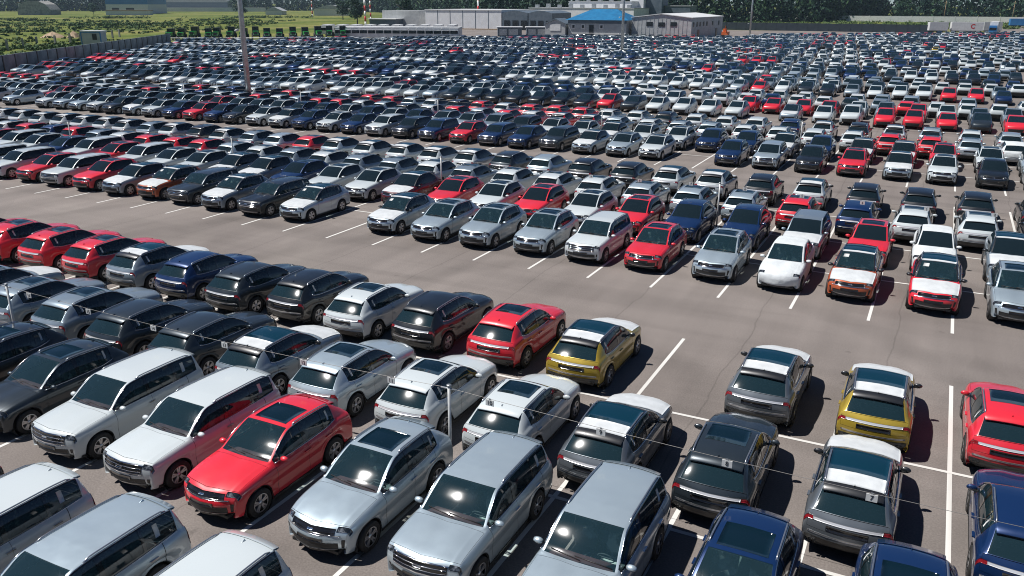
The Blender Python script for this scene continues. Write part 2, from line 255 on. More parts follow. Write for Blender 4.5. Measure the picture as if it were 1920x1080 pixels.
class Body:
    def __init__(s, tab, fa, ra, wr, arch):
        s.fa, s.ra, s.wr, s.arch = fa, ra, wr, arch; K = np.zeros((len(tab), 11, 3))
        for i, (y, W, zl, xb, zb, xe, ze, zc, bow) in enumerate(tab):
            h = zb - zl
            cv = 1. if 7 <= i <= 15 else .35; pts = [(.955 * W, zl), (.985 * W, zl + .17 * h), ((1 - .03 * cv) * W, zl + .44 * h), (W, zl + .71 * h), (.972 * W, zl + .88 * h), (xb, zb)]
            pts.append((.5 * (xb + xe) + .03 * min(1, (ze - zb) / .4 if ze > zb else 0), .5 * (zb + ze))); pts.append((xe, ze))
            pts.append((xe - .05, ze + .30 * (zc - ze))); pts.append((.5 * xe, ze + .78 * (zc - ze))); pts.append((0, zc))
            if 4 <= i <= 7: pts[9] = (pts[9][0], pts[9][1] + .022)
            for j, (x, z) in enumerate(pts): K[i, j] = (x, y + bow * (1 - (x / W) ** 2), z)
        s.K = K; s.zl = tab[10][2]
    def F(s, S, T):
        S = np.asarray(S, float); T = np.asarray(T, float); A = pchip(np.arange(len(s.K)), s.K, S)          # (ns,11,3)
        f = ((S > 15) & (S < 16)).astype(float)[:, None, None] * .5; q = np.clip(S - 15, 0, 1)[:, None, None]; A = A * (1 - f) + f * (s.K[15] * (1 - q) + s.K[16] * q)     # flat rear glass
        tt = 10 - np.abs(T); B = pchip(np.arange(11), np.swapaxes(A, 0, 1), tt)                                # (nt,ns,3)
        B = np.swapaxes(B, 0, 1).copy(); B[:, :, 0] *= np.where(T < 0, -1, 1)[None, :]
        # wheel arches lift the lower edge
        z3 = A[:, 3, 2][:, None]; z0 = A[:, 0, 2][:, None]
        for ax in (s.fa, s.ra):
            yy = B[:, :, 1] - ax; q = s.arch**2 - yy**2; top = np.where(q > 0, s.wr + np.sqrt(np.maximum(q, 0)), 0); lo = np.maximum(z0, top)
            z = B[:, :, 2]; f = np.clip((z3 - z) / np.maximum(z3 - z0, 1e-4), 0, 1); B[:, :, 2] = np.where((tt[None, :] < 3) & (lo > z0), np.maximum(z3, lo + .01) - f * (np.maximum(z3, lo + .01) - lo), z)
        return B
    def N(s, S, T):
        e = .03; S = np.asarray(S, float); T = np.asarray(T, float)
        a = s.F(np.minimum(S + e, 20), T) - s.F(np.maximum(S - e, 0), T); b = s.F(S, np.minimum(T + e, 10)) - s.F(S, np.maximum(T - e, -10))
        n = np.cross(a, b); l = np.linalg.norm(n, axis=2, keepdims=True); n = n / np.maximum(l, 1e-9)
        p = s.F(S, T); c = p * np.array([1, .25, 1]) - np.array([0, 0, .62]); sg = np.sign((n * c).sum(2, keepdims=True)); sg[sg == 0] = 1
        return n * sg
    def grid(s, S, T, mask=None, off=0., name='panel', mats=('car_paint',), skirt=None, smooth=True):
        """panel of the body between parameter values S x T; mask(s,t) -> keep the cell"""
        S = np.asarray(S, float); T = np.asarray(T, float); P = s.F(S, T)
        if off or skirt is not None: NN = s.N(S, T)
        P0 = P
        if off: P = P + NN * off
        ns, nt = len(S), len(T); idx = np.arange(ns * nt).reshape(ns, nt)
        Q = np.stack([idx[:-1, :-1], idx[1:, :-1], idx[1:, 1:], idx[:-1, 1:]], -1).reshape(-1, 4)
        if mask is not None:
            sm = .5 * (S[:-1] + S[1:]); tm = .5 * (T[:-1] + T[1:]); k = mask(sm[:, None], tm[None, :]); Q = Q[np.broadcast_to(k, (ns - 1, nt - 1)).ravel()]
        V = P.reshape(-1, 3)
        if skirt is not None:
            rim = np.concatenate([idx[0, :], idx[1:, -1], idx[-1, -2::-1], idx[-2:0:-1, 0]]); low = (P0 + NN * skirt).reshape(-1, 3)[rim]; o = len(V); n = len(rim); V = np.vstack([V, low])
            k = np.arange(n); Q = np.vstack([Q, np.stack([rim, o + k, o + (k + 1) % n, rim[(k + 1) % n]], -1)])
        # orient outwards
        a, b, c = V[Q[:, 0]], V[Q[:, 1]], V[Q[:, 2]]; nrm = np.cross(b - a, c - a); ctr = (a + c) / 2 * np.array([1, .25, 1]) - np.array([0, 0, .62])
        if (nrm * ctr).sum() < 0: Q = Q[:, ::-1]
        used, inv = np.unique(Q, return_inverse=True); return mesh_np(name, V[used], inv.reshape(-1, 4), mats, smooth=smooth)
def lin(a, b, n): return np.linspace(a, b, n + 1)
def cuts(base, extra): return np.unique(np.round(np.concatenate([base, np.asarray(extra, float)]), 4))
def inr(x, a, b): return (x > a) & (x < b)

def wheel_meshes(R, detail):
    t = MB(); w = .115; n = 28 if detail else 16
    t.lathe([(-w, R * .66), (-w, R * .90), (-w * .8, R * .985), (-w * .4, R), (w * .4, R), (w * .8, R * .985), (w, R * .90), (w, R * .66)], 'x', n)
    r = MB(); r.lathe([(w * .55, .0), (w * .55, R * .60)], 'x', n, mi=1); r.lathe([(w * .9, R * .58), (w * .96, R * .665), (w * .6, R * .68)], 'x', n, mi=0)
    r.lathe([(-w * .7, .0), (-w * .7, R * .66)], 'x', n, mi=1)
    for k in range(5):
        for d in (-.17, .17) if detail else (0,):
            a = 2 * math.pi * k / 5 + d; ca, sa = math.cos(a), math.sin(a); hw = .022 if detail else .05
            r.box((w * .62, -hw, .03), (w * .92, hw, R * .62), 0, tf=lambda x, y, z, ca=ca, sa=sa: (x - .02 * (1 - z / R), y * ca - z * sa, y * sa + z * ca))
    r.lathe([(w * .60, .06), (w * .86, .055), (w * .9, .0)], 'x', 10, mi=0)
    if detail: return t.mesh('tyre', 'tyre'), r.mesh('rim', 'rim_alloy', 'rim_dark')
    t.add(r.v, r.f, 0); nf = len(r.f); t.m[-nf:] = [m + 1 for m in r.m]
    return t.mesh('wheel', 'tyre', 'rim_alloy', 'rim_dark'), None

def make_proto(tab, fa, ra, wr, suv, detail, wrapped=False):
    """list of parts: (name, mesh, colour role, parent index, location, mirror rotation)"""
    b = Body(tab, fa, ra, wr, wr + .055); P = []
    def add(name, me, role=None, par=None, loc=(0, 0, 0), rz=0., flag=None): P.append((name, me, role, par, loc, rz, flag)); return len(P) - 1
    ns, nt = (5, 2.4) if detail else (3, 1.6)
    paint = 'fabric_cover' if wrapped else 'car_paint'
    wf = 8.25; we = 14.55 if not suv else 14.85; rwt = 15.04; g = .035
    hood = (4.12, 6.97, 4.85); tg = (15.98, 17.95, 5.0); d1 = (8.15, 11.6); d2 = (11.6, 13.75); dt = (5.0, 9.45)
    s_extra = [wf, we, rwt, 8, 10, 15.96, 15] + [x + k for x in (hood[0], hood[1], tg[0], tg[1], d1[0], d1[1], d2[1]) for k in (0, -g, g)]
    t_extra = [sg * (v + k) for sg in (-1, 1) for v in (hood[2], tg[2], dt[0], dt[1], 2, 2.9, 3, 5, 8, 9.4) for k in (0, -g * 2, g * 2)]
    S = cuts(lin(0, 20, int(20 * ns)), s_extra); T = cuts(lin(-10, 10, int(2 * 10 * nt)), t_extra)
    isside = lambda s, t: inr(s, wf, we) & inr(np.abs(t), 3, 5)
    isws = lambda s, t: inr(s, 8, 10) & (np.abs(t) < 2)
    isrw = lambda s, t: inr(s, rwt, 15.96) & (np.abs(t) < 2.9)
    isroof = lambda s, t: (inr(s, 10, 15.0) & (np.abs(t) < 3)) | (inr(s, 8, 10) & inr(np.abs(t), 2, 3))
    ishood = lambda s, t: inr(s, hood[0], hood[1]) & (np.abs(t) < hood[2])
    istg = lambda s, t: inr(s, tg[0], tg[1]) & (np.abs(t) < tg[2])
    def isdoor(s, t, sg, d, sh=0.): return inr(s, d[0] + sh, d[1] - sh) & inr(t * sg, dt[0] + 2 * sh, dt[1] - 2 * sh)
    sep = detail and not wrapped
    def bodymask(s, t):
        k = ~(isside(s, t) | isws(s, t) | isrw(s, t) | isroof(s, t))
        if sep:
            k = k & ~ishood(s, t) & ~istg(s, t)
            for sg in (-1, 1):
                for d in (d1, d2): k = k & ~isdoor(s, t, sg, d)
        return k
    add('body', b.grid(S, T, bodymask, name='body', mats=(paint,)), 'paint')
    add('roof', b.grid(S[(S >= 7.9) & (S <= 15.1)], T[np.abs(T) <= 3.05], isroof, name='roof', mats=(paint,)), 'roof')
    if sep:
        add('hood', b.grid(S, T, lambda s, t: inr(s, hood[0] + g, hood[1] - g) & (np.abs(t) < hood[2] - 2 * g), name='hood', mats=(paint,)), 'paint')
        add('tailgate', b.grid(S, T, lambda s, t: inr(s, tg[0] + g, tg[1] - g) & (np.abs(t) < tg[2] - 2 * g), name='tailgate', mats=(paint,)), 'paint')
        for sg in (1, -1):
            for d, hs in ((d1, 11.15), (d2, 13.2)):
                k = add('door', b.grid(S, T, lambda s, t: isdoor(s, t, sg, d, g), name='door', mats=(paint,)), 'paint')
                p = b.F([hs], [sg * 6.55])[0, 0]; h = MB(); h.box((p[0] - .012 if sg > 0 else p[0] - .035, p[1] - .10, p[2] - .014), (p[0] + .035 if sg > 0 else p[0] + .012, p[1] + .10, p[2] + .014))
                add('handle', h.mesh('handle', 'car_paint' if not suv else 'chrome'), 'paint', k)
    # glazing
    gw = 'windscreen_glass' if detail else 'dark_glass'; gs = 'tinted_glass' if detail else 'dark_glass'
    add('windscreen', b.grid(lin(8, 10, 8), lin(-2, 2, 10), name='windscreen', mats=(gw,), off=-.004))
    add('rear_window', b.grid(lin(rwt, 15.96, 6), lin(-2.9, 2.9, 12), name='rear_window', mats=(gs,), off=-.004))
    for sg in (1, -1):
        if detail:
            ws = [(wf + .12, 10.95), (11.75, 13.0), (13.12, we - .12)]; SS = cuts(lin(wf, we, 30), [x for q in ws for x in q]); TT = cuts(lin(3, 5, 8), [3.28, 4.8])
            SS2 = SS; isg = lambda s, t: np.any([inr(s, q[0], q[1]) & inr(t * sg, 3.28, 4.8) for q in ws], axis=0)
            k = add('window_frame', b.grid(SS, TT * sg if sg > 0 else (TT * sg)[::-1], lambda s, t: ~isg(s, t), name='window_frame', mats=('gloss_black' if not wrapped else paint,)))
            for q in ws: add('side_window', b.grid(lin(q[0], q[1], 8), sg * lin(3.28, 4.8, 5), name='side_window', mats=(gs,), off=-.006))
            if not wrapped:
                tr = MB(); LL = b.F(lin(wf, we, 24), [sg * 5.02])[:, 0]; tr.tube(LL + np.array([sg * .006, 0, 0]), .011, 5); UU = b.F(lin(wf + .2, we, 24), [sg * 3.05])[:, 0]; tr.tube(UU + np.array([sg * .008, 0, .004]), .010, 5)
                add('chrome_trim', tr.mesh('chrome_trim', 'chrome'))
        else:
            add('side_window', b.grid(lin(wf, we, 12), sg * lin(3, 5, 4), name='side_window', mats=(gs,), off=-.002))
    # lower cladding
    if not wrapped:
        add('cladding', b.grid(lin(4.2, 16.4, 80 if detail else 48), lin(9.4, 10, 2), off=.012, name='cladding', mats=('black_plastic',), skirt=-.03), None)
        add('cladding', b.grid(lin(4.2, 16.4, 80 if detail else 48), lin(-10, -9.4, 2), off=.012, name='cladding', mats=('black_plastic',), skirt=-.03), None)
    # underbody with wheel wells
    u = MB(); u.box((-.70, ra + .42, .20), (.70, fa - .42, .30)); u.box((-.46, ra - .45, .24), (.46, fa + .45, .33)); u.box((-.60, fa + .44, .262 + .02 * suv), (.60, fa + .72, .33)); u.box((-.64, ra - .74 - .1 * suv, .29), (.64, ra - .43, .37))
    for ax in (fa, ra):
        for sg in (-1, 1):
            R = wr + .075; pr = [(sg * .45, .02), (sg * .45, R), (sg * .86, R)]; u.lathe(pr, 'x', 18, (0, ax, wr))
    add('underbody', u.mesh('underbody', 'black_plastic'))
    # lamps, grilles, plates
    def patch(name, s0, s1, t0, t1, m, off=.008, n=(4, 8), role=None, flag=None): return add(name, b.grid(lin(s0, s1, n[0]), lin(t0, t1, n[1]), off=off, name=name, mats=(m,), skirt=-.02), role, None, (0, 0, 0), 0., flag)
    for sg in (1, -1):
        if suv: patch('headlight', 3.15, 3.82, *sorted((sg * 2.1, sg * 6.6)), 'headlight_glass')
        else: patch('headlight', 3.40, 4.02, *sorted((sg * 1.85, sg * 6.4)), 'headlight_glass')
        if suv: patch('tail_light', 16.05, 17.2, *sorted((sg * 4.4, sg * 7.0)), 'tail_red')
        else: patch('tail_light', 16.58, 17.06, *sorted((sg * 2.7, sg * 6.4)), 'tail_red')
    if not wrapped:
        if suv:
            patch('grille', 2.3, 3.5, -1.95, 1.95, 'gloss_black', .01); patch('grille_bar', 2.62, 2.7, -1.85, 1.85, 'chrome', .016, (1, 8)); patch('grille_bar', 3.1, 3.17, -1.85, 1.85, 'chrome', .016, (1, 8)); patch('grille_surround', 2.14, 2.3, -2.0, 2.0, 'chrome', .014); patch('grille_surround', 3.5, 3.6, -2.0, 2.0, 'chrome', .014)
            patch('badge', 2.85, 3.15, -.28, .28, 'chrome', .022)
            patch('lower_grille', .75, 1.55, -3.0, 3.0, 'black_plastic'); patch('skid_plate', .2, .62, -3.4, 3.4, 'satin_silver', .015)
            patch('light_bar', 16.55, 16.72, -4.4, 4.4, 'chrome', .012)
        else:
            patch('grille', 2.95, 3.72, -1.75, 1.75, 'gloss_black', .008); patch('grille_chrome', 2.76, 2.93, -3.4, 3.4, 'chrome', .014); patch('badge', 3.2, 3.45, -.22, .22, 'chrome', .016)
            patch('lower_grille', .8, 1.75, -2.6, 2.6, 'black_plastic', .008); patch('front_lip', .02, .55, -5.8, 5.8, 'black_plastic', .018, (3, 16)); patch('skid_plate', .55, .72, -2.4, 2.4, 'satin_silver', .012)
            patch('light_bar', 16.64, 17.0, -2.7, 2.7, 'light_bar', .014); patch('bumper_highlight_strip', 18.28, 18.42, -4.6, 4.6, 'satin_silver', .012)  # silver strip on the lower bumper draws the crease's highlight line
        for sg in (1, -1): patch('fog_vent', .9, 2.3 if not suv else 1.6, *sorted((sg * 3.9, sg * 5.4)), 'black_plastic', .006, (3, 4))
        patch('plate_panel', 1.75 if not suv else 1.35, 2.3 if not suv else 1.85, -1.0, 1.0, 'gloss_black', .02, (2, 8)); patch('plate_panel', 17.25, 17.8, -1.2, 1.2, 'gloss_black', .008, (2, 8))
        patch('rear_bumper_insert', 18.7, 19.95, -5.6, 5.6, 'black_plastic', .012)
        if detail:
            for sg in (1, -1):
                e = MB()
                for dx in (-.045, .045):
                    p = b.F([19.35], [sg * 3.0])[0, 0]; e.lathe([(0, .036), (.05, .036)], 'z', 10, (0, 0, 0)); 
                    nv = 20; vs = e.v[-nv:]; e.v[-nv:] = [(x + p[0] + dx, p[1] - .03 - z, y + p[2]) for x, y, z in vs]
                add('exhaust_tip', e.mesh('exhaust_tip', 'chrome'))
    else:
        patch('bumper_skirt', .1, .5, -4, 4, 'black_plastic', .01)
    # rear spoiler blade
    if not wrapped:
        TT = lin(-2.7, 2.7, 12); p0 = b.F([14.75], TT)[0]; p1 = b.F([15.02], TT)[0]; dirv = (p1 - p0); dirv[:, 2] *= .55; dirv /= np.linalg.norm(dirv, axis=1, keepdims=True); L = .14 if not suv else .10
        a0 = p0 + [0, 0, .016]; a1 = p1 + dirv * L + [0, 0, .018]; a2 = p1 + dirv * L + [0, 0, -.012]; a3 = p1 + [0, 0, -.03]; n = len(TT); V = np.vstack([a0, a1, a2, a3]); Q = []
        for r in range(3):
            for k in range(n - 1): Q.append((r * n + k, (r + 1) * n + k, (r + 1) * n + k + 1, r * n + k + 1))
        add('spoiler', mesh_np('spoiler', V, np.array(Q)[:, ::-1], (paint,), smooth=False), 'roof')
        # roof rails
        for sg in (1, -1):
            r = MB(); q = b.F(lin(10.5, 14.5, 14), [sg * 2.75])[:, 0] + np.array([0, 0, .035]); q[0, 2] -= .035; q[-1, 2] -= .035; r.tube(q, .017, 6); add('roof_rail', r.mesh('roof_rail', 'satin_silver'))
        if not suv: patch('sunroof', 10.35, 12.72, -1.5, 1.5, 'sunroof_glass', .006, (8, 8), None, 'sunroof')
        patch('hood_film', 4.0, 7.0, -4.95, 4.95, 'white_film', .012, (14, 16), None, 'film')
        patch('roof_film', 10.02, 10.55, -2.2, 2.2, 'white_film', .012, (3, 8), None, 'film_front')
        patch('roof_film', 12.95, 14.5, -2.2, 2.2, 'white_film', .012, (6, 8), None, 'film_back')
        patch('panorama_glass', 10.2, 12.93, -2.2, 2.2, 'panorama_glass', .006, (8, 8), None, 'film')
    # mirrors
    for sg in (1, -1):
        p = b.F([8.75], [sg * 5.0])[0, 0]; mm = MB(); c = np.array([p[0] + sg * .13, p[1] + .02, p[2] + .045]); V = []; nu, nv = 10, 6
        for i in range(nv + 1):
            ph = math.pi * i / nv
            for k in range(nu):
                th = 2 * math.pi * k / nu; x, y, z = math.cos(th) * math.sin(ph), math.sin(th) * math.sin(ph), math.cos(ph); y = y if y > 0 else y * .45
                V.append((c[0] + x * .115, c[1] + y * .09, c[2] + z * .07))
        F_ = [(i * nu + k, i * nu + (k + 1) % nu, (i + 1) * nu + (k + 1) % nu, (i + 1) * nu + k) for i in range(nv) for k in range(nu)]
        mm.add(V, F_ if sg > 0 else F_, 0, True); mm.box((min(p[0], c[0]), p[1] - .03, p[2] - .01), (max(p[0], c[0]), p[1] + .03, p[2] + .02), 1)
        add('wing_mirror', mm.mesh('wing_mirror', paint, 'black_plastic'), 'mirror')
    # aerial fin
    if detail and not wrapped:
        p = b.F([14.4], [0])[0, 0]; a = MB(); a.add([(-.018, p[1] - .05, p[2] - .01), (.018, p[1] - .05, p[2] - .01), (.012, p[1] + .07, p[2] - .005), (-.012, p[1] + .07, p[2] - .005), (0, p[1] - .05, p[2] + .035), (0, p[1] - .02, p[2] + .032)], [(0, 1, 4), (1, 2, 5, 4), (2, 3, 5), (3, 0, 4, 5)])
        add('aerial_fin', a.mesh('aerial_fin', paint), 'roof')
        wp = MB()
        for t0, t1 in ((-1.7, .25), (-.1, 1.55)):
            q = b.F([8.15, 8.28, 8.42], [t0])[:1, 0].tolist() + [b.F([8.30], [t1])[0, 0].tolist()]; wp.tube([(x, y, z + .02) for x, y, z in q], .011, 5)
        add('wiper', wp.mesh('wiper', 'black_plastic'))
        for sg in (1, -1): patch('window_sticker', 13.55, 13.78, *sorted((sg * 3.5, sg * 4.4)), 'paper', .001, (2, 2))
        patch('sticker', 9.25, 9.62, .95, 1.55, 'paper', .002, (2, 2), None, 'sticker')
    # cabin
    if detail:
        add('cabin_lining', b.grid(cuts(lin(7.6, 15.9, 30), [wf, we, 8, 10, rwt]), cuts(lin(-9.6, 9.6, 32), [-5, -3, -2, 2, 3, 5, -2.9, 2.9]), lambda s, t: ~(isside(s, t) | isws(s, t) | isrw(s, t)), off=-.035, name='cabin_lining', mats=('interior',)))
        yb = tab[8][0]; zb = tab[8][4]
        d = MB(); d.box((-.66, yb - .28, .62), (.66, yb + .12, zb - .03)); d.box((-.66, yb - .38, .55), (.66, yb - .1, zb - .12)); add('dashboard', d.mesh('dashboard', 'dashboard_red'))
        st = MB(); st.lathe([(-.014, .17), (0, .185), (.014, .17), (0, .155), (-.014, .17)], 'z', 18); st.box((-.16, -.02, -.01), (.16, .02, .01)); m4 = Matrix.Translation((-.36, yb - .50, zb - .12)) @ Matrix.Rotation(math.radians(62), 4, 'X'); st.v = [tuple(m4 @ Vector(v)) for v in st.v]; add('steering_wheel', st.mesh('steering_wheel', 'interior'))
        def seat(x0, x1, y, name):
            q = MB(); z0 = .38; q.box((x0, y - .25, z0), (x1, y + .27, z0 + .2)); tf = lambda x, yy, z: (x, yy - (z - .5) * .32, z)
            q.box((x0 + .02, y - .30, z0 + .15), (x1 - .02, y - .16, z0 + .78), tf=tf)
            for k in ((x0 + x1) / 2,) if x1 - x0 < .7 else (x0 + .25, x1 - .25): q.box((k - .12, y - .29, z0 + .80), (k + .12, y - .19, z0 + .98), tf=tf)
            add('seat', q.mesh('seat', 'seat_cover'))
        seat(-.62, -.10, yb - .98, 'seat'); seat(.10, .62, yb - .98, 'seat'); seat(-.62, .62, yb - 1.85, 'seat')
    # wheels
    ty, rm = wheel_meshes(wr, detail)
    hw = max(r[1] for r in tab) - .105
    for ax in (fa, ra):
        for sg in (1, -1):
            k = add('wheel', ty, None, None, (sg * hw, ax, wr), 0. if sg > 0 else math.pi)
            if rm: add('rim', rm, None, k)
    return P
PC = (1.30, -1.30, .345); PS = (1.40, -1.36, .365)
PROTO = {('c', 1): make_proto(CROSS, *PC, False, True), ('c', 0): make_proto(CROSS, *PC, False, False), ('u', 1): make_proto(SUV, *PS, True, True), ('u', 0): make_proto(SUV, *PS, True, False), ('w', 1): make_proto(CROSS, *PC, False, True, True), ('w', 0): make_proto(CROSS, *PC, False, False, True)}

# ------------------------------------------------------------------ paints (rgb, metallic in alpha)
PAINT = {'W': ((.50, .55, .565, 0.), 'white'), 'S': ((.44, .53, .585, .55), 'silver'), 'T': ((.15, .17, .19, .5), 'gunmetal'), 'G': ((.024, .034, .043, .4), 'dark grey'), 'K': ((.006, .009, .012, 0.), 'black'), 'R': ((.62, .020, .036, 0.), 'red'),
         'B': ((.004, .026, .10, .35), 'blue'), 'Y': ((.42, .30, .035, .35), 'mustard yellow'), 'O': ((.42, .085, .025, .2), 'orange'), 'L': ((.25, .31, .36, .5), 'blue grey'), 'M': ((.10, .010, .018, .2), 'maroon'), 'A': ((.30, .48, .60, .2), 'pale blue')}
ROOFK = (.010, .011, .013, 0.)
ORD = ['first', 'second', 'third', 'fourth', 'fifth', 'sixth', 'seventh', 'eighth', 'ninth', 'tenth', 'eleventh', 'twelfth', 'thirteenth', 'fourteenth', 'fifteenth', 'sixteenth', 'seventeenth', 'eighteenth', 'nineteenth', 'twentieth',
       'twenty-first', 'twenty-second', 'twenty-third', 'twenty-fourth', 'twenty-fifth', 'twenty-sixth', 'twenty-seventh', 'twenty-eighth', 'twenty-ninth', 'thirtieth', 'thirty-first', 'thirty-second', 'thirty-third', 'thirty-fourth', 'thirty-fifth', 'thirty-sixth', 'thirty-seventh', 'thirty-eighth', 'thirty-ninth', 'fortieth', 'forty-first', 'forty-second', 'forty-third']
NCAR = [0, 0]
def place_car(code, x, y, facing_camera, detail, label, group):
    """code: paint letter, then f = black roof with white films, h = hood film only, u = larger SUV, n = no sunroof; X = wrapped in white cover"""
    wrapped = code[0] == 'X'; kind = 'w' if wrapped else ('u' if 'u' in code else 'c')
    rgb = PAINT['W' if wrapped else code[0]][0]; film = 'f' in code; hoodf = film or 'h' in code; roof = ROOFK if film else rgb
    v = random.uniform(.93, 1.05); rgb = tuple(min(1, q * v) for q in rgb[:3]) + (rgb[3],)
    root = bpy.data.objects.new('parked_suv' if kind == 'u' else ('wrapped_car' if wrapped else 'parked_crossover'), None); COL.objects.link(root); root.empty_display_size = .3
    sx_, sy_, sz_ = (.885, .885, .835) if kind == 'u' else (.90, .91, .88); root.scale = (sx_ * random.uniform(.985, 1.012), sy_ * random.uniform(.985, 1.015), sz_ * random.uniform(.975, 1.025)); root.location = (x, y, .004); root.rotation_euler = (0, 0, (math.pi if facing_camera else 0) + math.radians(random.gauss(0, .55)))
    tag(root, label, 'car', group); made = []
    for (name, me, role, par, loc, rz, flag) in PROTO[(kind, detail)]:
        if flag == 'sunroof' and (film or 'n' in code): made.append(None); continue
        if flag == 'film' and not (hoodf if name == 'hood_film' else film): made.append(None); continue
        if flag == 'film_front' and not (film and facing_camera): made.append(None); continue
        if flag == 'film_back' and not (film and not facing_camera): made.append(None); continue
        if flag == 'sticker' and not (hoodf and facing_camera): made.append(None); continue
        o = bpy.data.objects.new(name, me); COL.objects.link(o); o.parent = root if par is None else made[par]
        if loc != (0, 0, 0): o.location = loc
        if rz: o.rotation_euler = (0, 0, rz)
        if role: o.color = roof if role == 'roof' or (role == 'mirror' and film) else rgb
        made.append(o)
    NCAR[0] += 1; NCAR[1] += sum(1 for m in made if m)
    return root
ROWS = [  # row letter, centre y, x offset in the stall, faces camera, detail, first stall (right end), codes from right to left
    ('D', -12.1, .55, 1, 1, -1, 'Wu Su Wu Kn'),
    ('C', -6.86, .5, 1, 1, 3, 'B B Su Su S R Wu Wu G K'),
    ('B', -2.52, -.5, 0, 1, 4, 'Bn Tf G Tf W W S Lf Gn Gn L L Lh'),
    ('A', 2.10, -.50, 0, 1, 4, 'R Yf Tf . Yf R Kn W Kn Gn Bn Lf R R R R'),
    ('E', 12.82, .52, 1, 1, 4, 'S Rf Of X S R Wu S S S Sf . Sf Ku Lf Gu Of Lf R Wu R Wu Wu R'),
    ('F', 17.6, .5, 1, 0, 4, 'Lf X R Luh Bn Bn R W R W R Mf W W B Lf Lf W W Wu R Wu B W Wu R W'),
    ('G', 22.0, -.45, 0, 0, 5, 'Kn W W Bn R S S S W W W L W L L W L W S R R R W L R B R W W R'),
    ('H', 26.6, -.45, 0, 0, 5, 'Kn Kn Kn Kn Wf Kn Wf Wf Kn Kn Sn Gn Wf Wf Wf Wf Sf R Sn L Wf K Wf L Wf Wf Wf Wf Wf Wf Wf L Wf'),
    ('I', 36.75, .52, 1, 0, 5, 'S Kn W Sf R Kn Su Bn . W S Sf Gu Bn Bu R Bu Ku Wu B W B Wf W K B R B W Sf K W S S W . S . W S'),
    ('J', 41.5, .5, 1, 0, 5, 'S W R Rf Bf Bn Wf Bn Bn W W Wf W W Gu Lu S S B W B W B B W S W R W S K W W B S W R W W S W'),
    ('K', 45.9, -.45, 0, 0, 5, 'X S R R W Wn W W S S W S Rf Rf W R S R W K S W R R L W R S W B W K R S'),
    ('L', 50.6, -.45, 0, 0, 5, 'Sn W S Wf K Wf Bn Wn W W K W W R R R W R K W S R R L S W R K W B W R S W'),
]
ROWNO = {r[0]: i for i, r in enumerate(ROWS)}
PLATES = {3: '7', 2: '8', 1: '9', 0: '10', -1: '11', -2: '12', -3: '13', -4: '14', -5: '15', -6: '16', -7: '17'}
PWORD = {'7': 'seven', '8': 'eight', '9': 'nine', '10': 'ten', '11': 'eleven', '12': 'twelve', '13': 'thirteen', '14': 'fourteen', '15': 'fifteen', '16': 'sixteen', '17': 'seventeen'}
def car_words(code, face, det):
    if code[0] == 'X': return 'car wrapped in white cloth cover'
    n = PAINT[code[0]][1] + (' large SUV' if 'u' in code else ' crossover')
    if 'f' in code: return n + (' with black roof and film')
    if 'h' in code: return n + ' with white hood film'
    if 'n' in code or 'u' in code: return n + ' with plain roof'
    return n + ' with sunroof'
OCC = set()
for (r, y, off, face, det, c0, codes) in ROWS:
    k = 0; no = ORD[ROWNO[r]]
    for i, code in enumerate(codes.split()):
        if code == '.': continue
        c = c0 - i; d = 1 if (det and c > (-99 if r in 'ABCD' else -13)) else 0
        x = 2.5 * c + 1.25 + off + {('A', 4): .28, ('B', 4): .32}.get((r, c), 0) + random.gauss(0, .06); yy = y + random.gauss(0, .07)
        if r == 'B' and PLATES.get(c): lab = f"{car_words(code, face, det)}, behind the hanging plate numbered {PWORD[PLATES[c]]}"
        else: lab = f"{car_words(code, face, det)}, {ORD[k]} from right end of {no} row"
        place_car(code, x, yy, face, d, lab, f'cars parked in the {no} row'); k += 1
print('cars', NCAR)

# ------------------------------------------------------------------ ground, lot, markings
def sheet(name, poly, z, m, kind='structure'):
    me = bpy.data.meshes.new(name); me.from_pydata([(x, y, z) for x, y in poly], [], [tuple(range(len(poly)))]); me.materials.append(M[m]); me.update(); return tag(ob(name, me), kind=kind)
sheet('ground', [(-4500, -1500), (4500, -1500), (4500, 5000), (-4500, 5000)], -.03, 'meadow')
lot = sheet('parking_lot', [(-36, -70), (-112.5, 58), (-165, 136.5), (-172, 147), (-150, 190), (-215, 300), (-160, 345), (-85, 330), (20, 350), (40, 560), (75, 560), (60, 300), (45, -70)], 0., 'asphalt')
lm = MB(); lm.box((-.05, 0, 0), (.05, 1, .0005)); LINE = lm.mesh('line_marking', 'line_paint')
def line(x0, y0, x1, y1):
    o = ob('line_marking', LINE, lot, (x0, y0, .0045 if x0 == x1 else .009), math.atan2(-(x1 - x0), y1 - y0)); o.scale = (1, math.hypot(x1 - x0, y1 - y0), 1)
for bi, (ya, yb, xl) in enumerate(((-14.5, 5.2, -32), (9.53, 29.3, -62), (33.53, 53.2, -90))):
    n = int(xl / 2.5)
    for k in range(n, 7):
        line(2.5 * k, ya, 2.5 * k, yb)
    for q in (1, 2, 3): line(n * 2.5, ya + q * 4.92 - .1, 15, ya + q * 4.92 - .1 - .02)

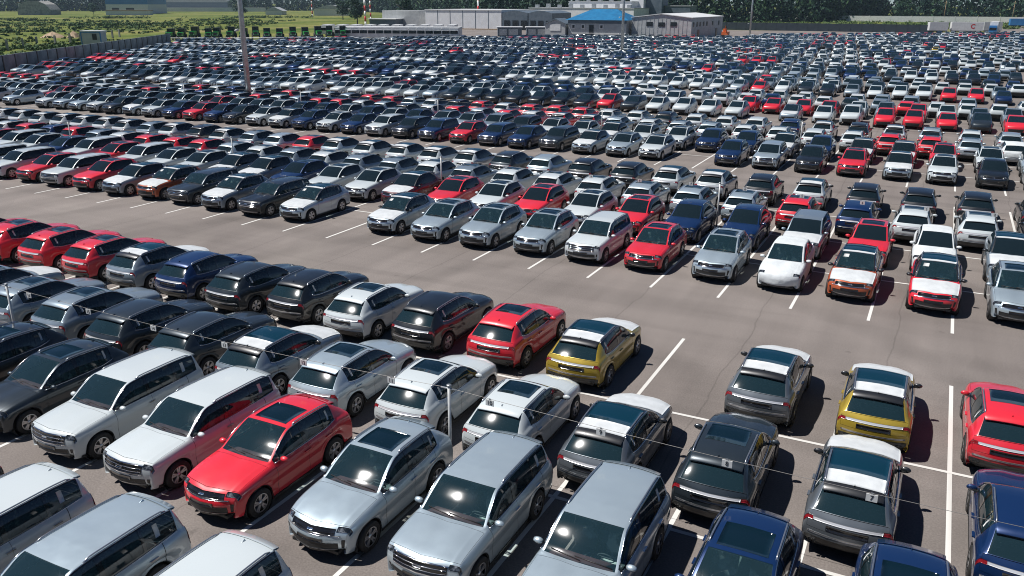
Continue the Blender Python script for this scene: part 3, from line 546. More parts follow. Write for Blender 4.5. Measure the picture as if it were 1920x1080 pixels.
# ------------------------------------------------------------------ far cars: one mass of low bodies
def coarse(tab, fa, ra, wr):
    b = Body(tab, fa, ra, wr, wr + .03); b.arch = .01
    S = np.array([0, 2, 3.6, 4.2, 7, 8, 10, 12, 14.4, 15.0, 16, 18, 20.]); T = np.array([-10, -7.5, -5, -3, -1.9, 1.9, 3, 5, 7.5, 10.]); P = b.F(S, T); ns, nt = len(S), len(T); idx = np.arange(ns * nt).reshape(ns, nt)
    Q = np.stack([idx[:-1, :-1], idx[:-1, 1:], idx[1:, 1:], idx[1:, :-1]], -1); sm = .5 * (S[1:] + S[:-1]); tm = np.abs(.5 * (T[1:] + T[:-1])); role = np.zeros((ns - 1, nt - 1), int)
    for i, s_ in enumerate(sm):
        for j, t_ in enumerate(tm):
            if 4.2 < s_ < 7 and t_ < 5: role[i, j] = 2                 # hood
            elif 10 < s_ < 15 and t_ < 3: role[i, j] = 1               # roof
            elif 8 < s_ < 10 and t_ < 2: role[i, j] = 3
            elif 15 < s_ < 16 and t_ < 3: role[i, j] = 3
            elif 8 < s_ < 14.4 and 3 < t_ < 5: role[i, j] = 3
            elif (s_ < 2.1 and t_ < 3) or (s_ > 18 and t_ < 5): role[i, j] = 4
            elif 3.0 < s_ < 3.6 and t_ < 3: role[i, j] = 4
    V = P.reshape(-1, 3); Q = Q.reshape(-1, 4); role = role.ravel(); n = 8
    for ax in (fa, ra):
        for sg in (-1, 1):
            o = len(V); x0, x1 = sg * .70, sg * .905; a = np.arange(n) * 2 * np.pi / n + np.pi / 8
            ring = lambda x: np.stack([np.full(n, x), ax + wr * np.cos(a), wr + wr * np.sin(a)], -1)
            V = np.vstack([V, ring(x0), ring(x1)]); q = [(o + k, o + (k + 1) % n, o + n + (k + 1) % n, o + n + k) for k in range(n)] + [(o + n, o + n + 1, o + n + 2, o + n + 7), (o + n + 7, o + n + 2, o + n + 3, o + n + 6), (o + n + 6, o + n + 3, o + n + 4, o + n + 5)]
            Q = np.vstack([Q, q]); role = np.concatenate([role, [4] * n + [5] * 3])
    return V, Q, role
CT = [coarse(CROSS, *PC), coarse(SUV, *PS)]
cods = ['W', 'S', 'L', 'G', 'K', 'R', 'B', 'Wf', 'Sf', 'Lf', 'O', 'Y']; wts = np.array([.31, .10, .07, .12, .12, .065, .10, .065, .04, .03, .004, .003]); wts /= wts.sum()
def in_lot(x, y):
    if y < 70 and x < -150: return False
    fx = -113 + (y - 58) * (-52 / 79) + 4                              # along the concrete fence
    if x < fx or x > 15 + (y - 60) * .055: return False
    if y > 140 and x < -172 + (y - 140) * 1.05: return False           # the railing on the far left
    if y > 214 and x < -86: return y < 219 + 0 * x and x > -100
    if y > 229 and x < -45: return False
    if y > 325: return False
    if x < -45 - (329 - y) * .3 and y > 245: return False
    return True
Vs, Qs, Rs, Cs, MI = [], [], [], [], []; vo = 0; nfar = 0
LVIS = {r[0]: (r[5] - len(r[6].split())) for r in ROWS}
blocks = [(33.53 + 24 * k) for k in range(0, 13)]
for bi, y0 in enumerate(blocks):
    for q in range(4):
        face = q < 2; cy = y0 + (3.37, 8.3, 12.4, 17.1)[q]; run = None
        for c in range(12, -75, -1):
            if bi == 0 and c > LVIS['IJKL'[q]]: continue
            x = 2.5 * c + 1.25 + (.5 if face else -.45); 
            if not in_lot(x, cy) or RNG.random() < .045 + (.12 if c > 2 else 0): continue
            dx, dy = x - 8.6, cy + 19; u_ = (dx * .8927 + dy * .4506) / (dx * -.4258 + dy * .8457)
            if abs(u_) > .72: continue
            if run is None or RNG.random() < .62: run = RNG.choice(len(cods), p=wts)
            code = cods[run]; rgb = np.array(PAINT[code[0]][0]); rgb[:3] *= RNG.uniform(.9, 1.08); suv = RNG.random() < .18 and code in 'WSGK'
            V, Q, role = CT[1 if suv else 0]; V = V * np.array([.905, .91 * RNG.uniform(.95, 1.05), .885 * RNG.uniform(.94, 1.06)]); a = (math.pi if face else 0) + RNG.normal(0, .012); ca, sa = math.cos(a), math.sin(a)
            X = V[:, 0] * ca - V[:, 1] * sa + x + RNG.normal(0, .08); Y = V[:, 0] * sa + V[:, 1] * ca + cy + RNG.normal(0, .12)
            Vs.append(np.stack([X, Y, V[:, 2]], -1)); Qs.append(Q + vo); vo += len(V); Rs.append(role)
            film = len(code) > 1; wht = np.array((.54, .565, .575, 0.)); colr = np.array([rgb, np.array(ROOFK) if film else rgb, wht if film else rgb, rgb, rgb, rgb])
            if film and not face: colr[1] = wht
            Cs.append(colr[role]); nfar += 1
Q = np.concatenate(Qs); R = np.concatenate(Rs); mi = np.choose(R, [0, 0, 0, 1, 2, 3])
me = mesh_np('distant_cars', np.concatenate(Vs), Q, ('car_paint_far', 'far_glass', 'black_plastic', 'rim_alloy'), mi)
at = me.attributes.new('paint', 'FLOAT_COLOR', 'FACE'); at.data.foreach_set('color', np.concatenate(Cs).astype(np.float32).ravel())
tag(ob('distant_cars', me), 'mass of distant cars packed in rows to the far buildings', 'cars', kind='stuff'); print('far cars', nfar, len(Q))

# ------------------------------------------------------------------ wire posts, wires, number plates
def text_mesh(txt, size, m):
    cu = bpy.data.curves.new('txt', 'FONT'); cu.body = txt; cu.size = size; cu.align_x = 'CENTER'; cu.align_y = 'CENTER'; cu.extrude = .002
    o = bpy.data.objects.new('txt', cu); COL.objects.link(o); dg = bpy.context.evaluated_depsgraph_get(); me = bpy.data.meshes.new_from_object(o.evaluated_get(dg)); bpy.data.objects.remove(o)
    me.materials.clear(); me.materials.append(M[m]); return me
TXT = {}
pm = MB(); pm.tube([(0, 0, 0), (0, 0, 2.12)], .036, 10); POST = pm.mesh('wire_post', 'post_paint'); cm = MB(); cm.tube([(0, 0, 2.12), (0, 0, 2.15)], .055, 10); cm.tube([(-.2, 0, 2.06), (.2, 0, 2.06)], .02, 6); CAP = cm.mesh('cross_arm', 'galvanised'); fm = MB(); fm.lathe([(0, .16), (.03, .16), (.05, .06)], 'z', 12); FOOT = fm.mesh('foot', 'galvanised')
plm = MB(); plm.box((-.095, -.008, -.14), (.095, .008, 0)); PLM = plm.mesh('number_plate', 'paper'); clm = MB(); clm.box((-.02, -.006, 0), (.02, .006, .03)); CLIP = clm.mesh('clip', 'galvanised')
RN = ['near', 'second', 'third']
for wi, (wy, xs) in enumerate(((-4.92, (-30, -15, 0, 15)), (19.35, (-60, -45, -30, -15, 0, 15)), (43.45, (-90, -75, -60, -45, -30, -15, 0, 15)))):
    for pi_, x in enumerate(xs):
        r = ob('wire_post', POST, None, (x + .05, wy, .004)); tag(r, f'slim pale wire post of the {RN[wi]} block, {ORD[len(xs) - 1 - pi_]} from the right', 'post', 'posts carrying the number wires'); ob('cross_arm', CAP, r); ob('foot', FOOT, r)
    wv = MB()
    def wz(x): k = (x % 15) / 15; return 2.08 - .16 * 4 * k * (1 - k)
    wv.tube([(x, wy, wz(x)) for x in np.arange(xs[0], xs[-1] + .1, 1.25)], .005, 5); tag(ob('plate_wire', wv.mesh('plate_wire', 'wire_steel')), f'thin steel wire strung above the {RN[wi]} block of parked cars', 'wire', 'wires over the parked cars')
    if wi < 2:
        for c in range(-7, 4) if wi == 0 else range(-3, 5):
            if wi == 0: n = PLATES[c]; x = 2.5 * c + 1.05
            else: n = str(6 - c); x = 2.5 * c + 1.2
            p = ob('number_plate', PLM, None, (x, wy - .012, wz(x) - .012)); nm = PWORD.get(n, '')
            tag(p, f'small white plate numbered {nm} hanging from the near wire' if wi == 0 else f'small white plate on the second wire, {ORD[4 - c]} from the right', 'number plate', f'number plates on the {RN[wi]} wire'); ob('clip', CLIP, p, (0, 0, 0))
            if wi == 0:
                t = ob('numeral', TXT.setdefault(n, text_mesh(n, .13, 'ink')), p, (0, -.0115, -.07)); t.rotation_euler = (math.pi / 2, 0, 0)
            else:
                t = ob('numeral', TXT.setdefault(n, text_mesh(n, .13, 'ink')), p, (0, -.0115, -.07)); t.rotation_euler = (math.pi / 2, 0, 0)

# ------------------------------------------------------------------ floodlight masts
def lamp_mast(x, y, h, label):
    r = tag(ob('light_mast', None, None, (x, y, 0)), label, 'light mast', 'tall masts among the parked cars'); r.empty_display_size = .5
    a = MB(); a.tube([(0, 0, .5), (0, 0, h * .4), (0, 0, h)], [.30, .25, .15], 12); ob('pole', a.mesh('pole', 'galvanised'), r)
    a = MB(); a.box((-1.1, -1.1, 0), (1.1, 1.1, .55)); ob('base', a.mesh('base', 'concrete'), r)
    for z, d in ((4.2, -1), (7.4, -1)):
        a = MB(); a.box((d * .75, -.05, z), (0, .05, z + .06)); a.tube([(d * .75, -.22, z - .12), (d * .75, .2, z - .06)], .10, 8, 1); ob('camera', a.mesh('camera', 'galvanised', 'steel_white'), r)
    for k in range(6):
        a = MB(); an = k * math.pi / 3; ca, sa = math.cos(an), math.sin(an); a.box((.35, -.3, h - .6), (.6, .3, h), tf=lambda X, Y, Z: (X * ca - Y * sa, X * sa + Y * ca, Z)); ob('floodlight', a.mesh('floodlight', 'steel_grey'), r)
lamp_mast(-54.1, 46.3, 24, 'tall grey light mast rising from the third block on a concrete base'); lamp_mast(-50.6, 147.6, 24, 'tall light mast standing in front of the blue roofed building'); lamp_mast(-48.3, 259, 24, 'farthest light mast, just right of the grey metal shed')

# ------------------------------------------------------------------ concrete fence
fr = tag(ob('concrete_fence', None, None, (-92, 27, 0)), 'long grey concrete panel fence along the left edge of the lot', 'fence'); A = Vector((-92, 26.7, 0)); B = Vector((-165.2, 136.9, 0)); n = 33; d = (B - A) / n; ang = math.atan2(d.y, d.x); Lp = d.length
a = MB(); a.box((.10, -.07, -.1), (Lp - .10, .07, 2.55)); a.box((.34, -.10, .25), (Lp - .34, .10, 2.3)); PAN = a.mesh('panel', 'fence_concrete'); a = MB(); a.box((-.11, -.15, -.1), (.11, .15, 2.55)); FP = a.mesh('post', 'machine_dark')
fr.location = A
for k in range(n):
    o = ob('panel', PAN, fr, d * k + Vector((0, 0, random.uniform(-.02, .02))), ang + random.gauss(0, .006)); ob('post', FP, fr, d * k, ang)

# ------------------------------------------------------------------ buildings
def building(name, label, loc, rz, parts, group=None):
    r = tag(ob(name, None, None, loc, rz), label, 'building', group)
    for (pn, me) in parts:
        pn = pn.split(':'); o = ob(pn[0], me, r)
    return r
def bx(name, m, *bs):
    a = MB()
    for q in bs: a.box(*q)
    return (name, a.mesh(name, m))
def face_rects(name, m, rects, y, depth=.12):        # windows/doors on a wall at y facing -y
    return [bx(name, m, ((x0, y - depth, z0), (x1, y + .05, z1))) for (x0, x1, z0, z1) in rects]
def seams(xs, y, h, m='steel_bluegrey'): return [bx('panel_joint', m, ((x - .12, y - .05, 0), (x + .12, y + .02, h))) for x in xs]
def prism(name, m, prof, y0, y1, axis='y'):          # profile in x,z extruded along y
    a = MB(); k = len(prof); vs = [(x, y0, z) for x, z in prof] + [(x, y1, z) for x, z in prof]; a.add(vs, [tuple(range(k))[::-1], tuple(range(k, 2 * k))] + [(i, (i + 1) % k, k + (i + 1) % k, k + i) for i in range(k)])
    me = a.mesh(name, m); return (name, me)
# grey shed with lean windows
pr = [(0, 0), (18.2, 0), (18.2, 5.9), (9, 6.9), (0, 5.9)]
P_ = [prism('wall', 'steel_grey', pr, 0, 38), prism('roof', 'steel_white', [(-.3, 5.95), (9, 6.98), (18.5, 5.95), (18.5, 6.15), (9, 7.18), (-.3, 6.15)], -.3, 38.3)]
P_ += face_rects('window', 'dark_opening', [(4.6, 6.5, 3.6, 4.8), (8.3, 10.2, 3.5, 4.7), (11.9, 13.8, 3.6, 4.8)], 0)
P_ += [bx('rib', 'galvanised', ((x - .06, -.06, 0), (x + .06, 0, 5.9))) for x in np.arange(.6, 18.1, 1.25)]
P_ += [bx('window', 'dark_opening', ((18.15, y, 3.5), (18.3, y + 1.3, 4.8))) for y in (1.5, 5.5, 9, 13, 17, 24, 32)] + [bx('door', 'dark_opening', ((18.15, y, 0), (18.3, y + 2, 2.6))) for y in (7, 29)]
building('metal_shed', 'grey corrugated metal shed with three dark windows at the lot end', (-78, 232.5, 0), 0, P_)
# blue hip roof building
P_ = [bx('wall', 'steel_grey', ((0, 0, 0), (18, 16, 5.2)))]
a = MB(); a.add([(-.8, -.8, 5.2), (18.8, -.8, 5.2), (18.8, 16.8, 5.2), (-.8, 16.8, 5.2), (5.2, 8, 8.3), (13.0, 8, 8.3)], [(0, 1, 5, 4), (1, 2, 5), (2, 3, 4, 5), (3, 0, 4), (3, 2, 1, 0)]); P_ += [('roof', a.mesh('roof', 'roof_blue'))]
P_ += [bx('eaves_band', 'steel_bluegrey', ((-.1, -.1, 4.2), (18.1, 0, 5.15)))] + face_rects('window', 'steel_white', [(1, 2.3, 2.6, 4.0), (4, 5.3, 2.6, 4.0), (9.8, 11.1, 2.6, 4.0)], 0) + face_rects('pane', 'dark_opening', [(1.3, 2, 2.9, 3.7), (4.3, 5, 2.9, 3.7), (10.1, 10.8, 2.9, 3.7)], 0, .16) + face_rects('door', 'dark_opening', [(6.6, 8.0, 0, 3.8)], 0) + [bx('rail', 'steel_white', ((0, -.2, 1.35), (18, -.1, 1.5)))]
building('blue_roof_house', 'low grey building under a bright blue hipped roof', (-96.5, 227.5, 0), math.radians(5), P_)
P_ = [prism('wall', 'steel_grey', [(0, 0), (6.5, 0), (6.5, 3.9), (3.2, 5.2), (0, 3.9)], 0, 9), prism('roof', 'steel_bluegrey', [(-.3, 3.8), (3.2, 5.25), (6.8, 3.8), (6.8, 4.1), (3.2, 5.6), (-.3, 4.1)], -.3, 9.2)] + face_rects('window', 'steel_white', [(1.6, 5, 2.0, 3.9)], 0)
building('annexe', 'small gabled grey annexe left of the blue roofed building', (-103.6, 226.0, 0), math.radians(5), P_)
# low blue-grey booths in front of the warehouse
for x, y, l, ro in ((-120, 226.0, 7.6, 'first'), (-112, 230.5, 7.2, 'second')):
    building('booth', f'low flat booth with pale roof before the grey warehouse, {ro} from left', (x, y, 0), math.radians(29), [bx('wall', 'steel_bluegrey', ((0, 0, 0), (l, 5, 2.6))), bx('roof', 'steel_white', ((-.3, -.4, 2.6), (l + .3, 5.3, 2.9)))] + face_rects('window', 'galvanised', [(.5, 2.8, .3, 2.2), (3.4, 6.4, .3, 2.2)], 0))
# grey warehouse
ang = math.radians(6)
P_ = [bx('wall', 'steel_pale', ((0, 0, 0), (33, 40, 7.2))), bx('roof', 'steel_white', ((-.2, -.2, 7.2), (33.2, 40.2, 7.5))), bx('plinth', 'timber', ((-.1, -.15, -.1), (33.1, 0, .35)))] + seams([5.5, 11, 16.5, 22, 27.5], 0, 7.2)
building('warehouse', 'long pale grey panelled warehouse beyond the far end of the lot', (-183, 283, 0), ang, P_)
for k, (ox, ww, nm) in enumerate(((33.4, 10.5, 'nearer'), (44.3, 9.5, 'farther'))):
    c = Vector((-183 + ox * math.cos(ang), 283 + ox * math.sin(ang), 0)); hh = [(0, 0), (ww, 0), (ww, 6.3)] + [(ww - ww * q / 6, 6.3 + .9 * math.sin(math.pi * q / 6)) for q in range(1, 6)] + [(0, 6.3)]
    building('depot_bay', f'dark arched depot bay, {nm} one right of the grey warehouse', c, ang, [prism('wall', 'steel_bluegrey', hh, 0, 25)] + face_rects('door', 'dark_opening', [(.8 + q * ww / 3, .8 + (q + 1) * ww / 3 - 1.1, 0, 3.6) for q in range(3)], 0))
building('office_block', 'small grey block left of the warehouse with pale canopy', (-204, 283, 0), ang, [bx('wall', 'steel_grey', ((0, 0, 0), (17, 14, 7.0))), bx('canopy', 'steel_white', ((-3, -7, 3.6), (10, 0, 3.9))), bx('wall', 'steel_bluegrey', ((-2.5, -6.5, 0), (9.5, -.1, 3.6)))])
for k, (px, py, w_, d_, h_, lab) in enumerate(((-168, 348, 50, 30, 7.8, 'long pale factory hall behind the arched bays'), (-153, 360, 30, 20, 10.6, 'upper white factory storey with roof vents'), (-135, 368, 10, 18, 8.6, 'blue grey factory wing behind the blue roof'), (-127.5, 372, 6.5, 12, 15, 'tall pale factory tower behind the light mast'), (-121.5, 376, 8, 12, 13.5, 'tall dark blue factory tower'), (-113.5, 381, 12, 14, 8.8, 'low dark factory block right of the towers'))):
    m1, m2 = [('steel_pale', 'steel_grey'), ('steel_pale', 'steel_grey'), ('steel_bluegrey', 'steel_grey'), ('steel_pale', 'steel_grey'), ('steel_bluegrey', 'steel_grey'), ('steel_bluegrey', 'steel_grey')][k]
    P_ = [bx('wall', m1, ((0, 0, 0), (w_, d_, h_))), bx('roof', m2, ((-.2, -.2, h_), (w_ + .2, d_ + .2, h_ + .3)))]
    if k in (1, 5): P_ += [bx('window_band', 'dark_opening', ((1, -.1, h_ - 4), (w_ - 1, .05, h_ - 2.8)))]
    if k < 3: P_ += [bx('roof_vent', 'galvanised', ((x, 3, h_ + .3), (x + 1.6, 4.6, h_ + 1.6 + .4 * (q % 2)))) for q, x in enumerate(np.arange(2, w_ - 2, 5.5))]
    building('factory_block', lab, (px, py, 0), math.radians(3), P_)
P_ = [bx('wall', 'yellow_paint', ((0, 0, .3), (8, 2.4, 3.0)))]
for x, y, nm in ((-157, 318, 'left'), (-149.5, 322.5, 'right')):
    building('yellow_container', f'yellow skip container beside the dark depot bays, {nm} one', (x, y, 0), ang, [bx('tub', 'yellow_paint', ((0, 0, .2), (6.6, 2.4, 3.4))), bx('rib', 'timber', ((3.2, -.08, .2), (3.4, 0, 3.4)))])
# far left sheds
P_ = [prism('wall', 'steel_white', [(0, 0), (36, 0), (36, 8), (0, 8)], 0, 60), prism('upper_wall', 'blue_panel', [(-.1, 8), (36.1, 8), (36.1, 14.2), (18, 17.5), (-.1, 14.2)], -.1, 60.1), prism('roof', 'steel_white', [(-.6, 14.3), (18, 17.7), (36.6, 14.3), (36.6, 14.8), (18, 18.2), (-.6, 14.8)], -.5, 60.5)] + face_rects('door', 'dark_opening', [(5, 11, 0, 5), (17, 24, 0, 5)], 0)
building('blue_white_shed', 'large white shed with blue upper walls at the far left', (-668, 520, 0), math.radians(33), P_)
building('barrel_roof_shed', 'dark shed with rounded pale roof right of the blue white shed', (-800, 690, 0), math.radians(40), [prism('wall', 'steel_bluegrey', [(0, 0), (78, 0), (78, 10), (0, 10)], 0, 30), prism('roof', 'steel_grey', [(0, 10), (78, 10), (78, 12), (70, 17), (8, 17), (0, 12)], 0, 30), bx('lean_to', 'steel_white', ((-2, -8, 0), (120, 0, 4.2)))])
hp = [(0, 0), (24, 0), (24, 4), (21, 8), (16, 10.5), (8, 10.5), (3, 8), (0, 4)]
building('round_hangar', 'pale round-roofed hangar in the far left meadow', (-655, 428, 0), math.radians(40), [prism('shell', 'concrete', hp, 0, 30)])
for x, y, w_, h_, lab in ((-715, 470, 12, 9, 'cream house with pink roof far left among trees'), (-600, 465, 34, 3.2, 'long low white wall of huts beside the meadow')):
    building('far_house', lab, (x, y, 0), math.radians(35), [bx('wall', 'steel_white', ((0, 0, 0), (w_, 8, h_))), bx('roof', 'sand', ((-.5, -.5, h_), (w_ + .5, 8.5, h_ + .7)))])
for x, y, w_, h_, lab in ((-455, 545, 26, 7, 'grey gabled barn behind the striped masts'), (-520, 560, 14, 5, 'small pale hut left of the grey gabled barn')):
    building('far_barn', lab, (x, y, 0), math.radians(30), [prism('wall', 'steel_white', [(0, 0), (w_, 0), (w_, h_ - 2), (0, h_ - 2)], 0, 20), prism('roof', 'steel_grey', [(-1, h_ - 2), (w_ + 1, h_ - 2), (w_ * .6, h_ + 1), (w_ * .4, h_ + 1)], -.5, 20.5)])
# site cabin, sand piles, marker stones behind the fence
a = [bx('wall', 'steel_grey', ((0, 0, .3), (4.0, 2.6, 4.2))), bx('roof', 'steel_white', ((-.15, -.15, 4.2), (4.15, 2.75, 4.4))), bx('window', 'dark_opening', ((2.3, -.06, 2.6), (3.2, .05, 3.8))), bx('frame', 'blue_panel', ((-.05, -.08, .3), (.14, .06, 4.2)), ((3.86, -.08, .3), (4.05, .06, 4.2)), ((-.05, -.09, 4.0), (4.05, .02, 4.2)))]
building('site_cabin', 'small white site cabin standing behind the concrete fence', (-150, 100.5, 0), math.radians(27), a)
for k, (x, y, r_, h_) in enumerate(((-228, 150, 3.6, 1.7), (-223.5, 153.5, 2.0, 1.9))):
    V = [(0, 0, h_)]; n = 14
    for ring, f in ((1, .45), (2, 1.0)):
        for q in range(n): t = 2 * math.pi * q / n; rr = r_ * f * random.uniform(.85, 1.12); V.append((rr * math.cos(t), rr * math.sin(t), h_ * (.62 if ring == 1 else 0) * random.uniform(.85, 1.1) - (.1 if ring == 2 else 0)))
    me = bpy.data.meshes.new('sand_pile'); me.from_pydata(V, [], [(0, 1 + q, 1 + (q + 1) % n) for q in range(n)] + [(1 + q, 1 + n + q, 1 + n + (q + 1) % n, 1 + (q + 1) % n) for q in range(n)]); me.materials.append(M['sand']); tag(ob('sand_pile', me, None, (x, y, 0)), f'bare sand pile in the meadow, {("wider left", "steeper right")[k]} one', 'sand pile', 'sand piles in the meadow')
ms = MB(); ms.box((-.2, -.2, 0), (.2, .2, 2.2)); ms.box((-.16, -.16, 2.2), (.16, .16, 2.3)); MSM = ms.mesh('marker_post', 'concrete')
for k in range(14):
    f = k / 13; tag(ob('marker_post', MSM, None, (-150 - 65 * f + random.uniform(-2, 2), 70 + 92 * f, 0), random.random()), f'short pale concrete marker post in the meadow, {ORD[k]} beyond the fence', 'post', 'marker posts behind the fence')

# ------------------------------------------------------------------ machines, lorries, railing beyond the far left rows
def tractor_mesh():
    b_ = MB(); b_.box((-1.1, -2.6, 1.0), (1.1, 2.8, 1.5), 0); b_.box((-1.15, .2, 1.5), (1.15, 2.4, 3.7), 0); h = MB(); h.box((-.95, -2.7, 1.4), (.95, .1, 2.5)); g_ = MB(); g_.box((-.6, -2.75, 1.6), (.6, -2.68, 2.3)); c_ = MB(); c_.box((-1.0, .17, 2.3), (1.0, .22, 3.5)); o_ = [('chassis', b_.mesh('chassis', 'machine_dark'), None), ('bonnet', h.mesh('bonnet', 'machine_green'), None), ('grille', g_.mesh('grille', 'machine_dark'), None), ('windscreen', c_.mesh('windscreen', 'dark_glass'), None)]
    w1 = MB(); w1.lathe([(-.25, .2), (-.25, .95), (.25, .95), (.25, .2)], 'x', 14); w1 = w1.mesh('wheel', 'tyre'); w2 = MB(); w2.lathe([(-.2, .15), (-.2, .65), (.2, .65), (.2, .15)], 'x', 12); w2 = w2.mesh('wheel', 'tyre'); hl = MB(); hl.box((-.14, -.04, -.15), (.14, .04, .15)); hl = hl.mesh('headlamp', 'steel_white')
    for sx in (-1, 1): o_ += [('wheel', w1, (sx * 1.25, 1.5, .95)), ('wheel', w2, (sx * 1.2, -1.9, .65)), ('headlamp', hl, (sx * .76, -2.74, 1.65))]
    return o_
TR = tractor_mesh()
for k in range(15):
    f = k / 14; r = tag(ob('tractor', None, None, (-184 + 37 * f + random.uniform(-.4, .4), 154 + 29 * f - 1.5 * math.sin(f * 3) + random.uniform(-.6, .6), 0), math.radians(38) + random.gauss(0, .08)), f'dark green tractor parked beyond the railing, {ORD[k]} from the left', 'tractor', 'tractors lined up beyond the railing')
    r.scale = (.78, .9, random.uniform(.82, 1.02))
    for nme, me, lc in TR: ob(nme, me, r, lc)
def lorry_parts(cabm, boxm, L=7., boxh=3.4):
    c = MB(); c.box((-1.2, -2.2, .7), (1.2, 0, 2.6)); c.box((-1.15, -2.0, 2.6), (1.15, 0, 3.2)); g_ = MB(); g_.box((-1.05, -2.26, 1.7), (1.05, -2.18, 2.55)); b_ = MB(); b_.box((-1.25, .2, 1.0), (1.25, L, boxh)); u = MB(); u.box((-.9, -2.1, .55), (.9, L - .2, .98))
    o_ = [('cab', c.mesh('cab', cabm), None), ('windscreen', g_.mesh('windscreen', 'dark_glass'), None), ('load_box', b_.mesh('load_box', boxm), None), ('chassis', u.mesh('chassis', 'machine_dark'), None)]; w_ = MB(); w_.lathe([(-.16, .1), (-.16, .5), (.16, .5), (.16, .1)], 'x', 12); w_ = w_.mesh('wheel', 'tyre')
    return o_ + [('wheel', w_, (sx * 1.06, y, .5)) for y in (-1.2, L - 2.3, L - 1.1) for sx in (-1, 1)]
LW = lorry_parts('steel_white', 'steel_white')
for k in range(15):
    f = k / 14; r = tag(ob('white_lorry', None, None, (-149 + 31 * f, 184 + 12 * f, 0), math.radians(24) + random.gauss(0, .02)), f'white lorry in the line beyond the left rows, {ORD[k]} from left', 'lorry', 'white lorries lined up beyond the rows')
    for nme, me, lc in LW: ob(nme, me, r, lc)
for k in range(10):
    f = k / 9; r = tag(ob('white_lorry', None, None, (-168 + 34 * f, 201 + 20 * f, 0), math.radians(24) + random.gauss(0, .02)), f'white lorry in the rear line beyond the left rows, {ORD[k]} from left', 'lorry', 'rear line of white lorries')
    for nme, me, lc in LW: ob(nme, me, r, lc)
rr = tag(ob('guard_railing', None, None, (-170, 141, 0)), 'pale steel railing closing off the far left rows', 'railing'); A = Vector((-170, 141, 0)); B = Vector((-122, 172, 0)); n = 28; d = (B - A) / n; a = MB()
for z in (.75, 1.25): a.tube([Vector((0, 0, z)), B - A + Vector((0, 0, z))], .09, 6)
ob('rail', a.mesh('rail', 'post_paint'), rr); a = MB(); a.box((-.07, -.07, 0), (.07, .07, 1.4)); RP = a.mesh('post', 'post_paint')
for k in range(n + 1): ob('post', RP, rr, d * k)
# striped masts
for (x, y, h_, lab) in ((-220, 293, 30, 'red and white striped mast nearest to the white lorries'), (-296, 402, 42, 'red and white striped mast left of the office block'), (-178, 318, 30, 'red and white striped mast rising behind the warehouse'), (-395, 470, 36, 'thin striped mast in the meadow on the left')):
    r = tag(ob('striped_mast', None, None, (x, y, 0)), lab, 'mast', 'striped masts'); n = int(h_ / 2.2)
    for k in range(n):
        a = MB(); a.tube([(0, 0, k * 2.2), (0, 0, k * 2.2 + 2.2)], .42, 8); ob('segment', a.mesh('segment', 'red_mast' if k % 2 else 'white_mast'), r)
# right end: dark wall, trailers, lorry, far wall
r = tag(ob('dark_wall', None, None, (-80, 352, 0)), 'long dark metal wall closing the lot on the right', 'wall'); A = Vector((-86, 338, 0)); B = Vector((1.0, 335, 0)); n = 22; d = (B - A) / n; r.location = A; a = MB(); a.box((.03, -.1, 0), (d.length - .03, .1, 2.9)); a.box((-.1, -.18, 0), (.1, .18, 3.0)); WP = a.mesh('panel', 'dark_sheet')
for k in range(n): ob('panel', WP, r, d * k, math.atan2(d.y, d.x))
def trailer(x, y, rz, L, m, lab, logo=False):
    r = tag(ob('box_trailer', None, None, (x, y, 0), rz), lab, 'trailer', 'trailers at the lot end'); a = MB(); a.box((0, 0, 1.0), (L, 2.5, 3.9)); ob('load_box', a.mesh('load_box', m), r); a = MB(); a.box((.3, .2, .6), (L - .3, 2.3, .98)); ob('chassis', a.mesh('chassis', 'machine_dark'), r)
    for q in (L - 3.4, L - 2.2, 1.2):
        a = MB(); a.lathe([(-.05, .1), (-.05, .5), (.3, .5), (.3, .1)], 'x', 12); me = a.mesh('wheel', 'tyre'); o = ob('wheel', me, r, (q, .35, .5), -math.pi / 2)
    if logo:
        a = MB(); n = 20
        for q in range(n - 4):
            t0, t1 = .6 + 2 * math.pi * q / n, .6 + 2 * math.pi * (q + 1) / n; c0, s0, c1, s1 = math.cos(t0), math.sin(t0), math.cos(t1), math.sin(t1)
            a.add([(7.2 + .5 * c0, -.02, 2.5 + .5 * s0), (7.2 + .85 * c0, -.02, 2.5 + .85 * s0), (7.2 + .85 * c1, -.02, 2.5 + .85 * s1), (7.2 + .5 * c1, -.02, 2.5 + .5 * s1)], [(0, 1, 2, 3)])
        ob('round_logo', a.mesh('round_logo', 'red_mast'), r)
trailer(0.5, 333, math.radians(20), 6.5, 'steel_white', 'plain white box trailer at the end of the dark wall'); trailer(7.6, 336, math.radians(14), 10.5, 'steel_white', 'white box trailer with a round red logo', True); trailer(18.2, 344, math.radians(14), 6, 'steel_grey', 'grey box trailer right of the logo trailer')
r = tag(ob('blue_lorry', None, None, (20.5, 323, 0), math.radians(-6)), 'lorry with blue cab and white box at the far right', 'lorry')
for nme, me, lc in lorry_parts('blue_panel', 'steel_white', 8.5, 4.4): ob(nme, me, r, lc)
trailer(31, 442, math.radians(12), 14, 'blue_panel', 'long blue curtain trailer at the far right corner')
r = tag(ob('orange_digger', None, None, (-54.5, 253, 0)), 'orange digger standing beside the grey metal shed', 'digger'); r.scale = (.75, .75, .75)
for nme, me in (bx('body', 'orange_paint', ((-1.3, -1.6, 1.1), (1.3, 1.6, 2.4)), ((-1.1, -.2, 2.4), (.2, 1.4, 3.5))), bx('track', 'machine_dark', ((-1.5, -2, 0), (-.8, 2, 1.0))), bx('track', 'machine_dark', ((.8, -2, 0), (1.5, 2, 1.0)))): ob(nme, me, r)
